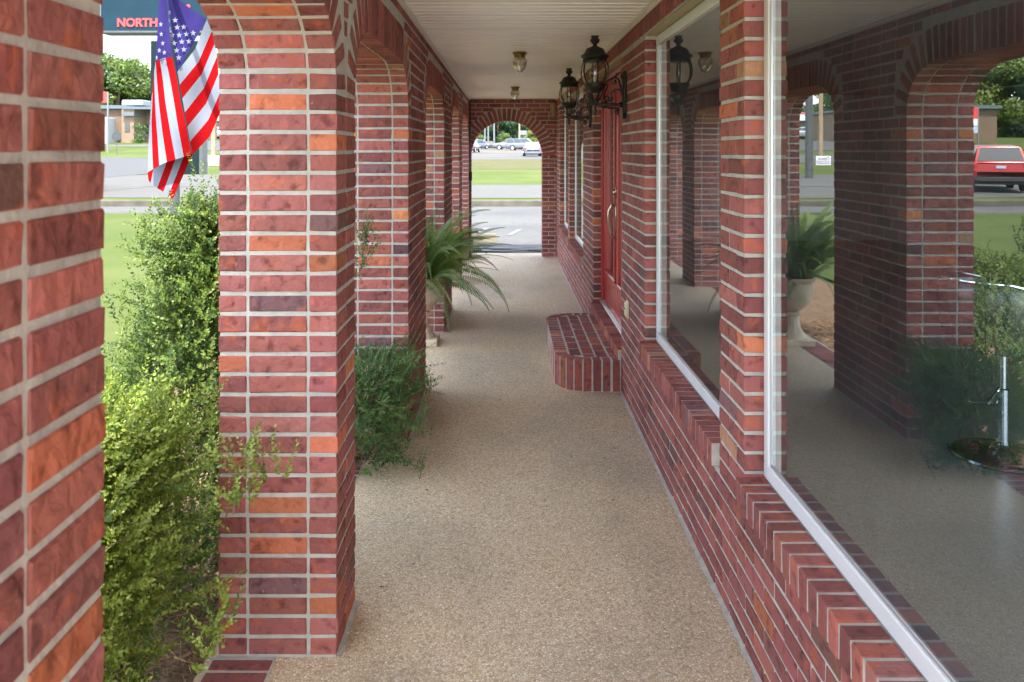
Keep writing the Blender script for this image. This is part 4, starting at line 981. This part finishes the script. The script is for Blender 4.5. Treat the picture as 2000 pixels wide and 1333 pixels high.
# ---------------------------------------------------------------- vehicles
def car(kind, label, loc, rot, paint, group=None, glass=M_PGLASS, rear=None, lower=None):
    """x forward; side profile per kind: (length, width, height, stations) lower body and cabin as lofted sections"""
    t = thing({'sedan':'parked_sedan','suv':'parked_suv','truck':'parked_pickup_truck','van':'parked_van'}[kind], label, {'sedan':'car','suv':'suv','truck':'pickup truck','van':'van'}[kind], (0,0,0), group)
    Lc, Wc, H = {'sedan':(4.8,1.82,1.45),'suv':(4.7,1.88,1.72),'truck':(5.8,1.98,1.88),'van':(5.6,2.0,2.1)}[kind]
    hw = Wc/2; wr = .33 if kind == 'sedan' else .38
    sill = .22 if kind == 'sedan' else .32
    # belt height along x (front=+)
    if kind == 'sedan': belt = [(-.5,.62,.62),(-.485,.86,.9),(-.44,.95,.96),(-.30,.97,1),(.0,.95,1),(.22,.92,1),(.40,.80,.97),(.47,.70,.88),(.5,.55,.7)]; cab = [(-.33,.97),(-.20,1.38),(-.08,1.45),(.06,1.43),(.24,.95)]
    elif kind == 'suv': belt = [(-.5,.6,.8),(-.49,1.0,.94),(-.45,1.05,.99),(-.2,1.06,1),(.1,1.04,1),(.25,1.02,1),(.42,.92,.97),(.48,.82,.9),(.5,.6,.75)]; cab = [(-.485,1.05),(-.42,1.62),(-.2,1.70),(.06,1.68),(.26,1.04)]
    elif kind == 'truck': belt = [(-.5,.7,.9),(-.495,1.1,.97),(-.45,1.16,1),(-.15,1.17,1),(.1,1.17,1),(.22,1.16,1),(.42,1.08,.97),(.485,.98,.92),(.5,.7,.85)]; cab = [(-.12,1.16),(-.09,1.82),(.0,1.88),(.08,1.86),(.23,1.17)]
    else: belt = [(-.5,.7,.9),(-.495,1.15,.97),(-.4,1.2,1),(.0,1.2,1),(.3,1.15,1),(.42,1.05,.97),(.49,.9,.9),(.5,.6,.8)]; cab = [(-.495,1.2),(-.48,2.0),(-.3,2.08),(.18,2.05),(.38,1.12)]
    if kind == 'truck' and rear == 'canopy': cab = [(-.49,1.16),(-.475,1.80),(-.1,1.86),(.08,1.86),(.23,1.17)]
    mb = MB(); vs = []; fs = []; m = 12
    for (fx, zb, wf) in belt:
        x = fx*Lc; w = hw*wf; s0 = sill+(.12 if abs(fx) > .48 else 0)
        sec = [(-w*.80,s0),(-w*.96,s0+.08),(-w,s0+.28),(-w*.99,zb-.12),(-w*.94,zb-.03),(-w*.84,zb),(w*.84,zb),(w*.94,zb-.03),(w*.99,zb-.12),(w,s0+.28),(w*.96,s0+.08),(w*.80,s0)]
        vs += [(x, yy, zz) for yy, zz in sec]
    for i in range(len(belt)-1):
        for k in range(m): k2 = (k+1) % m; fs.append((i*m+k, i*m+k2, (i+1)*m+k2, (i+1)*m+k))
    fs.append(tuple(range(m))[::-1]); fs.append(tuple((len(belt)-1)*m+k for k in range(m)))
    mb.add(vs, fs); 
    # dark lower cladding and wheel wells
    for sx in (.30,-.30):
        for sy in (1,-1): mb.lathe([(wr+.05,0),(wr+.05,.015)], 20, (sx*Lc, sy*(hw-.006), wr), 1, True, axis=(0,sy,0))
    mb.box(-Lc*.49, Lc*.49, -hw*.86, hw*.86, sill-.06, sill+.02, 1, .02)
    body = mb.build('body', [paint, M_TYRE], t, True)
    # cabin
    mb = MB(); vs = []; fs = []; m = 6; tp = max(c[1] for c in cab)
    for (fx, z) in cab:
        f = (z-.95)/(tp-.95); w = hw*(.90-.17*max(0,min(1,f))); zb = min(z-.01, .9)
        vs += [(fx*Lc, -hw*.90, zb), (fx*Lc, -w, z-.05*f), (fx*Lc, -w+.10, z), (fx*Lc, w-.10, z), (fx*Lc, w, z-.05*f), (fx*Lc, hw*.90, zb)]
    for i in range(len(cab)-1):
        for k in range(5): fs.append((i*m+k, i*m+k+1, (i+1)*m+k+1, (i+1)*m+k))
    mb.add(vs, fs, 0)
    mb.build('cabin', paint, t, True)
    # windows
    wb = MB(); x0, x1 = cab[0][0]*Lc, cab[-1][0]*Lc; xa_, xb_ = cab[1][0]*Lc, cab[-2][0]*Lc; z0 = belt[3][1]+.03; z1 = tp-.10
    for s in (1,-1):
        yl, yh = s*hw*.905, s*hw*.745
        segs_ = [(0,.30),(.33,.62),(.65,1)] if kind != 'truck' or rear == 'canopy' else [(0,.45),(.5,1)]
        for (a, b_) in segs_:
            lo = lambda u: (x0+.16)+(x1-.12-x0-.16)*u
            hi = lambda u: (xa_+.08)+(xb_-.04-xa_-.08)*u
            wb.add([(lo(a),yl,z0),(lo(b_),yl,z0),(hi(b_),yh,z1),(hi(a),yh,z1)], [(0,1,2,3)])
    for (xl, xh, sg_) in ((x0, xa_, -1), (x1, xb_, 1)):
        wl_, wh_ = hw*.80, hw*.66; off = .012*sg_
        fz = .12 if sg_ == 1 else .14
        wb.add([(xl+(xh-xl)*.10+off,-wl_,z0),(xl+(xh-xl)*.10+off,wl_,z0),(xl+(xh-xl)*.84+off,wh_,z0+(z1-z0)*.97),(xl+(xh-xl)*.84+off,-wh_,z0+(z1-z0)*.97)], [(0,1,2,3)])
        for v_ in range(len(wb.v)-4, len(wb.v)): wb.v[v_] = (wb.v[v_][0]+.02*sg_, wb.v[v_][1], wb.v[v_][2]+.02)
    wb.build('window', glass, t)
    for sx in (.30,-.30):
        for sy in (1,-1):
            mb = MB(); mb.lathe([(wr*.62,-.22),(wr*.96,-.21),(wr,-.17),(wr,-.04),(wr*.95,0),(wr*.6,.0)], 22, (sx*Lc, sy*(hw+.015), wr), 0, True, axis=(0,sy,0)); w_ = mb.build('wheel', M_TYRE, t, True)
            mb = MB(); mb.lathe([(wr*.60,0),(wr*.60,.012),(wr*.5,.004),(wr*.15,.014),(.01,.016)], 22, (sx*Lc, sy*(hw+.016), wr), 0, True, axis=(0,sy,0)); r_ = mb.build('rim', M_ALU, None, True); r_.parent = w_
    zt_ = .80 if kind == 'sedan' else (1.0 if kind != 'van' else .95)
    for s in (1,-1):
        mb = MB(); mb.box(-Lc*.5-.006, -Lc*.48, s*hw*.9-.15, s*hw*.9+.10, zt_-.09, zt_+.05, 0, .02); mb.build('taillight', M_TAIL, t)
        mb = MB(); mb.box(Lc*.462, Lc*.497, s*hw*.72-.16, s*hw*.72+.14, zt_-.20, zt_-.08, 0, .02); mb.build('headlight', M_HEAD, t)
    mb = MB(); mb.box(-Lc*.5-.012, -Lc*.5+.02, -.16, .16, zt_-.16, zt_-.06, 0, .004); mb.build('number_plate', M_PLATE, t)
    MB().box(-Lc*.5-.03, -Lc*.47, -hw*.88, hw*.88, sill+.04, sill+.22, 0, .03).build('rear_bumper', lower or paint, t, True); MB().box(Lc*.47, Lc*.5+.03, -hw*.84, hw*.84, sill+.04, sill+.2, 0, .03).build('front_bumper', lower or paint, t, True)
    t.location = loc; t.rotation_euler = (0,0,rot)
    return t
def par(c):
    return c
M_TAIL = mat('red_tail_lens', (.55,.03,.02), .2); M_HEAD = mat('clear_head_lens', (.75,.77,.8), .15); M_PLATE = mat('number_plate_blue', (.42,.5,.62), .5)
pw = mat('white_car_paint', (.13,.14,.16), .25, spec=.6); pg = mat('grey_car_paint', (.20,.20,.20), .3, .4); pd = mat('dark_grey_car_paint', (.085,.075,.085), .3, .4)
pr_ = mat('red_car_paint', (.38,.03,.035), .25, .3); ps = mat('silver_car_paint', (.45,.47,.5), .3, .5); pb = mat('blue_car_paint', (.06,.1,.2), .3, .3); M_BLKP = mat('black_trim', (.03,.03,.03), .6); M_LG = mat('pale_rear_glass', (.35,.40,.42), .15, spec=.8)
def place(px, py, d):
    x = (px-VX)*d/F; return (x, d, TZ(x, d)+.016)
G1 = 'vehicles parked beyond the far arch'
car('sedan', 'white sedan seen from behind with red tail lamps, in the far car park', place(1039,0,88), PI/2, pw, G1, M_LG)
car('truck', 'white pickup with a long canopy side on beyond the white sedan', place(1024,0,132), R(-8), pw, G1, rear='canopy')
car('truck', 'grey tan pickup truck parked nose left behind the white canopy pickup', place(996,0,146), R(172), pg, G1)
car('sedan', 'dark grey sedan parked beside the grey pickup', place(958,0,158), R(5), pd, G1)
car('suv', 'white suv seen from behind left of the dark sedan', place(934,0,150), R(62), pw, G1)
car('suv', 'white vehicle cut off by the left side of the far arch', place(919,0,112), R(80), pw, G1)
car('sedan', 'white sedan half hidden at the right edge of the far arch', place(1066,0,128), R(10), pw, G1)
car('suv', 'red suv turning on the road beside the nearest brick pillar', (-16.9,32.5,TZ(-16.9,32.5)+.03), R(112), pr_, None, lower=M_BLKP)
G2 = 'vehicles parked in front of the white showroom'
k = 0
for (px, d, kd, pt_, lab) in ((428,104,'sedan',ps,'silver sedan between the flag and the second pillar'),(403,106,'sedan',pb,'dark blue sedan just right of the flag'),(372,112,'van',pw,'white passenger van in front of the pale showroom'),(345,116,'van',pw,'second white van by the pale showroom'),(455,108,'suv',pg,'grey suv behind the second pillar'),(480,112,'sedan',pw,'white sedan behind the second pillar'),(180,118,'sedan',ps,'silver sedan in the far left lot'),(150,122,'suv',pw,'white suv in the far left lot'),(120,120,'sedan',pb,'dark blue sedan in the far left lot'),(90,124,'suv',ps,'silver suv in the far left lot')):
    car(kd, lab, place(px,0,d), R(170+20*random.random()), pt_, G2)

# ---------------------------------------------------------------- buildings in the distance
def pbuild(name, label, parts, base, cat='building'):
    t = thing(name, label, cat, base)
    for (nm, boxes, m) in parts:
        for grp in (boxes if isinstance(boxes[0], list) else [boxes]):
            mb = MB()
            for bx in grp: mb.box(*bx)
            mb.build(nm, m, t)
    return t
M_TAN = mat('tan_brick', (.17,.115,.078), .85, vary=.1, scale=2.5); M_TAN2 = mat('light_tan_brick', (.23,.165,.115), .85, vary=.08, scale=2.5); M_FAS = mat('dark_fascia', (.10,.13,.16), .5)
d = 84; s_ = F/d; zb = TZ(-37,84)-.3
bx = lambda px: (px-VX)/s_
bz = lambda py: CH-(py-VY)/s_
t = pbuild('tan_brick_building', 'single storey tan brick building with dark fascia beyond the side street', [
 ('wall', [(bx(60),bx(248),d,d+14,zb,bz(213))], M_TAN), ('wall', [(bx(248.3),bx(272),d-1.2,d+12,zb,bz(215)),(bx(272.3),bx(330),d+1.5,d+14,zb,bz(216))], M_TAN2),
 ('roof', [(bx(56),bx(251),d-.5,d+14.5,bz(213),bz(206.5)),(bx(252),bx(275),d-1.6,d+12,bz(228),bz(222))], M_FAS), ('roof', [(bx(251.5),bx(334),d-1.4,d+14.5,bz(215),bz(210))], M_FAS),
 ('window', [(bx(255),bx(264),d-1.28,d-1.18,bz(258),bz(240))], M_PGLASS), ('window', [(bx(272.6),bx(277.5),d+1.4,d+1.55,bz(263),bz(243))], M_PGLASS), ('window', [(bx(150),bx(170),d-.08,d+.02,bz(258),bz(240))], M_PGLASS), ('window', [(bx(100),bx(120),d-.08,d+.02,bz(258),bz(240))], M_PGLASS),
 ('rooftop_unit', [(bx(219),bx(262),d+2,d+6,bz(205),bz(193),0,.1)], mat('hvac_panel', (.22,.24,.245), .5)),
 ('downpipe', [(bx(253),bx(254.6),d-.2,d-.02,zb,bz(214))], M_FAS), ('utility_box', [(bx(205),bx(236),d-3,d-1,zb,bz(232),0,.05)], mat('box_grey', (.36,.36,.37), .6))], (bx(200),d,zb))
d = 128; s_ = F/d; zb = TZ(bx(400),128)-.3
t = pbuild('showroom_building', 'long white car showroom with a flat canopy right of the flag', [('wall', [(bx(250),bx(560),d,d+16,zb,bz(236))], mat('grey_shop_front', (.35,.36,.38), .6)), ('canopy', [(bx(245),bx(565),d-3,d+17,bz(238),bz(222),0,.1)], M_WH), ('red_trim', [(bx(245),bx(565),d-3.06,d-3.01,bz(224.5),bz(222.5))], M_RT),
  ('window', [[(bx(x),bx(x+14),d-.1,d+.02,bz(252),bz(241))] for x in range(262,550,18)], M_PGLASS)], (bx(400),d,zb))
d = 190; s_ = F/d; zb = TZ(8,190)-.3
pbuild('far_shed', 'small white building above the parked pickups through the far arch', [('wall', [(bx(1013),bx(1030),d,d+8,zb,bz(265)), ], mat('teal_wall', (.12,.22,.22), .7)), ('roof', [(bx(1013.5),bx(1029),d-1,d+9,bz(265),bz(256),0,.1)], M_PALE)], (bx(1020),d,zb))
t = thing('far_house', 'pale house with a purple grey gable roof at the left of the far arch', 'house', (bx(934),d,zb))
mb = MB(); mb.box(bx(915),bx(945),d,d+9,zb,bz(272)); mb.build('wall', M_WH, t)
mb = MB(); xa_, xb_ = bx(912), bx(946); zr, ze = bz(262), bz(273); mb.add([(xa_,d-.6,ze),(xb_,d-.6,ze),((xa_+xb_)/2,d-.6,zr),(xa_,d+9.5,ze),(xb_,d+9.5,ze),((xa_+xb_)/2,d+9.5,zr)], [(0,1,2),(5,4,3),(0,2,5,3),(1,4,5,2),(0,3,4,1)]); mb.build('roof', mat('purple_grey_shingle', (.22,.20,.24), .8), t)

# ---------------------------------------------------------------- poles, signs, wires
def pole(label, px, d, top_py, r_, m, name='utility_pole', arm=False, lampy=False, base=None, cat='pole'):
    x = (px-VX)*d/F; z0 = TZ(x, d); z1 = CH-(top_py-VY)*d/F
    t = thing(name, label, cat, (x,d,z0))
    mb = MB(); mb.tube([(x,d,z0-.2),(x,d,(z0+z1)/2),(x,d,z1)], [r_,r_*.88,r_*.75], 12); mb.build('shaft', m, t, True)
    if arm: mb = MB(); mb.box(x-1.1, x+1.1, d-.08, d+.04, z1-.6, z1-.48, 0, .01); [mb.lathe([(.04,0),(.05,.06),(.03,.12)], 8, (x+q, d-.02, z1-.48)) for q in (-1,-.4,.4,1)]; mb.build('crossarm', M_WOOD, t)
    if lampy: mb = MB(); mb.tube([(x,d,z1-.1),(x+.5,d-.3,z1+.3),(x+1.4,d-.8,z1+.35)], .05, 8).box(x+1.2,x+1.9,d-1.1,d-.7,z1+.28,z1+.42,0,.05); mb.build('lamp_arm', M_GALV, t)
    return t
pole('brown wooden pole standing between the flag and the second pillar', 416.5, 62, 60, .17, M_WOOD, arm=True)
pole('thick grey concrete pole, visible only as a mirror image in the window', 462, 42, -160, .20, M_GALV)
pole('wooden pole behind the nearest pillar, mirrored in the window', 130, 90, 95, .2, M_WOOD, arm=True)
pole('slim white pole at the left of the trees in the far arch', 947, 165, 232, .16, M_PALE, 'light_pole')
pole('slim white pole next to the leaning branch in the far arch', 953.5, 172, 215, .16, M_PALE, 'light_pole')
pole('tall white pole nearest the middle of the far arch', 965, 160, 205, .17, M_PALE, 'light_pole')
pole('brown wooden pole right of centre in the far arch', 1014.5, 150, 180, .17, M_WOOD, arm=True)
pole('lamp post on the tan building lot, mirrored in the window', 160, 100, 175, .12, M_GALV, 'street_lamp', lampy=True, cat='street lamp')
# overhead wires
wr_ = MB()
for (ya, yb, d) in ((122,132,95),(136,141,95),(160,158,95)):
    a, b_ = PX(-200, ya-20, d), PX(470, yb, 70); pts = []
    for i in range(25): t_ = i/24; p = a*(1-t_)+b_*t_; p.z -= 1.2*math.sin(PI*t_); pts.append(p)
    wr_.tube(pts, .022, 4)
tag(wr_.build('overhead_wire', M_BLKP), 'overhead wires running past the trees left of the flag', 'wire')
# stop sign from behind + guy
q = hit(228,304); ss = thing('road_sign', 'round road sign seen from behind on a thin post left of the flag', 'sign', q)
mb = MB(); mb.tube([(q.x,q.y,q.z-.1),(q.x,q.y,PX(0,262,q.y).z)], .03, 8); mb.build('post', M_GALV, ss)
mb = MB(); mb.lathe([(.36,-.01),(.36,.01)], 8, (q.x,q.y-.05,PX(0,266,q.y).z), 0, True, axis=(.75,-.66,0)); mb.build('plate', M_GALV, ss)
def billboard(px, d, top, w, rows, label):
    x = (px-VX)*d/F; z0 = TZ(x,d); t = thing('lot_sign', label, 'sign', (x,d,z0)); s = F/d; zt_ = CH-(top-VY)/s
    [MB().box(x+q*w/2-.05,x+q*w/2+.05,d-.05,d+.05,z0-.1,zt_).build('post', M_PALE, t) for q in (-1,1)]
    z = zt_
    for (h, m) in rows: mb = MB(); mb.box(x-w/2+.06,x+w/2-.06,d-.06,d+.04,z-h+.05,z,0,.02); mb.build('board', m, t); z -= h
    return t
billboard(197, 66, 180, 1.1, [(.9,M_RT)], 'red and white lot sign peeking past the nearest pillar')
billboard(118, 80, 210, 1.9, [(1.1,M_RT),(.7,M_WH),(.7,M_PLATE)], 'red topped pylon sign mirrored in the near window')

# hose, wheel stop, markings beyond the arch
hs = MB(); r = np.random.default_rng(4)
for k in range(5):
    y0_ = 14.4+.15*k; pts = [(-.62+2.1*i/16-.1*k, y0_+.10*math.sin(i*.6+k*1.7)+.03*i/4*(1 if k % 2 else -1), .0+.018+(.01 if k % 2 else 0)-.06) for i in range(17)]
    hs.tube(pts, .014 if k < 3 else .009, 8, 0 if k % 2 == 0 else 1)
tag(hs.build('cable_bundle', [M_BLKP, mat('grey_hose', (.30,.30,.31), .6)], None, True), 'black and grey hoses lying across the threshold of the far arch', 'hose')
p0 = PX(905,0,16.2); x0, x1 = -1.45, -.13
mb = MB(); mb.add([(x0,16.0,-.07),(x1,16.3,-.07),(x1,16.5,-.07),(x0,16.2,-.07),(x0,16.03,.075),(x1-.05,16.33,.075),(x1-.05,16.45,.075),(x0,16.15,.075)], [(0,1,5,4),(1,2,6,5),(2,3,7,6),(3,0,4,7),(4,5,6,7)])
tag(mb.build('wheel_stop', mat('yellowed_concrete', (.17,.145,.10), .9, vary=.2, scale=6, bump=.6)), 'yellowed concrete wheel stop on the asphalt beyond the far arch', 'wheel stop')
for (a, b_) in (((925,459),(948,447)),((990,462),(1012,450))):
    pa, pb_ = hit(*a), hit(*b_); patch('parking_line', [(pa.x-.02,pa.y),(pa.x+.11,pa.y),(pb_.x+.11,pb_.y),(pb_.x-.02,pb_.y)], .016, M_PAINT, 4, 2)

# ---------------------------------------------------------------- trees
def crown_mesh(seed, n, R_, H_, cols, leaf=.30):
    r = np.random.default_rng(seed); nc = 22
    cl = []
    for i in range(nc):
        h = r.uniform(.02,1); w = R_*(1.15-.75*abs(h-.35)**1.2)
        a = r.uniform(0,2*PI); q = r.uniform(0,.8)**.5; cl.append((w*q*math.cos(a), w*q*math.sin(a), h*H_*.82, R_*r.uniform(.28,.46)))
    P = []; N = []; C = []
    for (x, y, z, rr) in cl:
        k = n//nc; v = r.normal(0,1,(k,3)); v /= np.linalg.norm(v,axis=1,keepdims=True); q = r.uniform(.55,1.08,(k,1)); v[:,2] *= .75
        pp = v*q*rr+np.array([x,y,z]); P.append(pp); N.append(v+r.normal(0,.45,(k,3)))
        cc = np.array(cols)[r.integers(0,len(cols),k)]*r.uniform(.7,1.25,(k,1))*r.uniform(.8,1.2); C.append(cc)
    P = np.vstack(P); N = np.vstack(N); C = np.vstack(C); D = np.cross(N, r.normal(0,1,N.shape)); K = len(P)
    o = leaves_mesh('crown', P, D, N, r.uniform(.7,1.4,K)*leaf, r.uniform(.6,1.1,K)*leaf*.8, C, M_LEAF, None, 4)
    return o
TC = [[(.07,.13,.03),(.10,.17,.035),(.045,.10,.03)], [(.13,.19,.035),(.17,.23,.045),(.09,.15,.03)], [(.04,.10,.045),(.06,.13,.05),(.03,.075,.035)], [(.19,.24,.04),(.24,.27,.05),(.12,.18,.03)]]
KN = ['dark green broadleaf tree', 'olive green bushy tree', 'deep blue-green tree', 'yellow-green tree']
protos = []
M_TRK = mat('tree_bark', (.12,.09,.06), .9)
for k in range(4):
    cm = crown_mesh(40+k, 13000, 3.6, 9, TC[k]); tb = MB(); tb.tube([(0,0,-.5),(.1,0,2),(-.1,.1,4.5),(.1,0,7)], [.3,.24,.17,.06], 8)
    for a in range(5): an = a*1.3; tb.tube([(0,0,2.2+a*.5),(math.cos(an)*1.2,math.sin(an)*1.2,3.6+a*.6),(math.cos(an)*2,math.sin(an)*2,4.8+a*.6)], [.12,.08,.03], 6)
    tm = tb.build('trunk', M_TRK); protos.append((cm, tm))
used = set(); TN = [0]
def tree(px, d, top, kind, label, grp='trees behind the road'):
    x = (px-VX)*d/F; z0 = TZ(x,d); zt_ = CH-(top-VY)*d/F; H_ = zt_-z0; s = H_/8.6
    t = thing('tree', label, 'tree', (x,d,z0-.1), grp); t.scale = (s*random.uniform(.85,1.1), s*random.uniform(.85,1.1), s); t.rotation_euler = (0,0,random.uniform(0,6))
    for o_ in protos[kind]:
        if o_.name in used: c = o_.copy(); COL.objects.link(c)
        else: c = o_; used.add(o_.name)
        c.parent = t
    TN[0] += 1
    return t
ORD = ['first','second','third','fourth','fifth','sixth','seventh','eighth','ninth','tenth','eleventh','twelfth','thirteenth','fourteenth','fifteenth','sixteenth','seventeenth','eighteenth','nineteenth','twentieth','twenty-first']
LX = [195,228,250,268,288,310,150,110,70,30,-20,-80,340,370,400,430,460,500,545,600,660]; RX = [905,925,940,956,972,986,1000,1012,1026,1042,1058,1074,890,1090]
# left opening (visible between the nearest pillar and the flag), left to right
for i, (px, d, top, k) in enumerate(((195,120,78,0),(228,118,98,1),(250,124,142,3),(268,122,128,1),(288,130,122,0),(310,126,130,2),(150,118,90,1),(110,122,60,3),(70,116,95,1),(30,120,70,2),(-20,124,80,0),(-80,118,60,3),(340,132,130,0),(370,136,150,1),(400,150,190,2),(430,150,205,1),(460,150,190,0),(500,148,180,3),(545,150,190,2),(600,155,190,1),(660,160,190,0))):
    place_ = {0:'far left',1:'just right of the nearest pillar',2:'above the tan building roof',3:'behind the rooftop unit',4:'left of the dark sign cabinet'}
    tree(px, d, top, k, KN[k]+(' '+place_[i] if i in place_ else ', %s from the left in the row beyond the tan building' % ORD[sorted(LX, key=lambda q: q).index(px)]), 'trees beyond the tan building')
for i, (px, d, top, k) in enumerate(((905,205,215,2),(925,215,225,0),(940,205,232,2),(956,220,205,0),(972,210,200,2),(986,218,195,0),(1000,208,205,2),(1012,222,200,2),(1026,212,215,0),(1042,205,225,2),(1058,215,210,0),(1074,205,225,1),(890,215,205,2),(1090,215,215,0))):
    tree(px, d, top, k, KN[k]+', %s from the left in the wood behind the far car park' % ORD[sorted(RX).index(px)], 'wood behind the far car park')
tree(1040, 165, 247, 3, 'light yellow-green tree at the right side of the far arch, behind the pickups')
tree(1058, 160, 256, 3, 'lower yellow-green bushy tree at the right edge of the far arch')
tree(985, 178, 258, 1, 'olive green small tree above the grey pickup')
tree(936, 172, 262, 1, 'small olive tree in front of the far house')
# hedge by the tan building and loose far mass
q = hit(287,279); hb_ = crown_mesh(77, 1500, .8, 2.2, TC[0], .12); hb_.name = 'hedge'; hb_.location = (q.x, 82.0, TZ(q.x,82)); tag(hb_, 'small square evergreen hedge against the tan building', 'hedge')
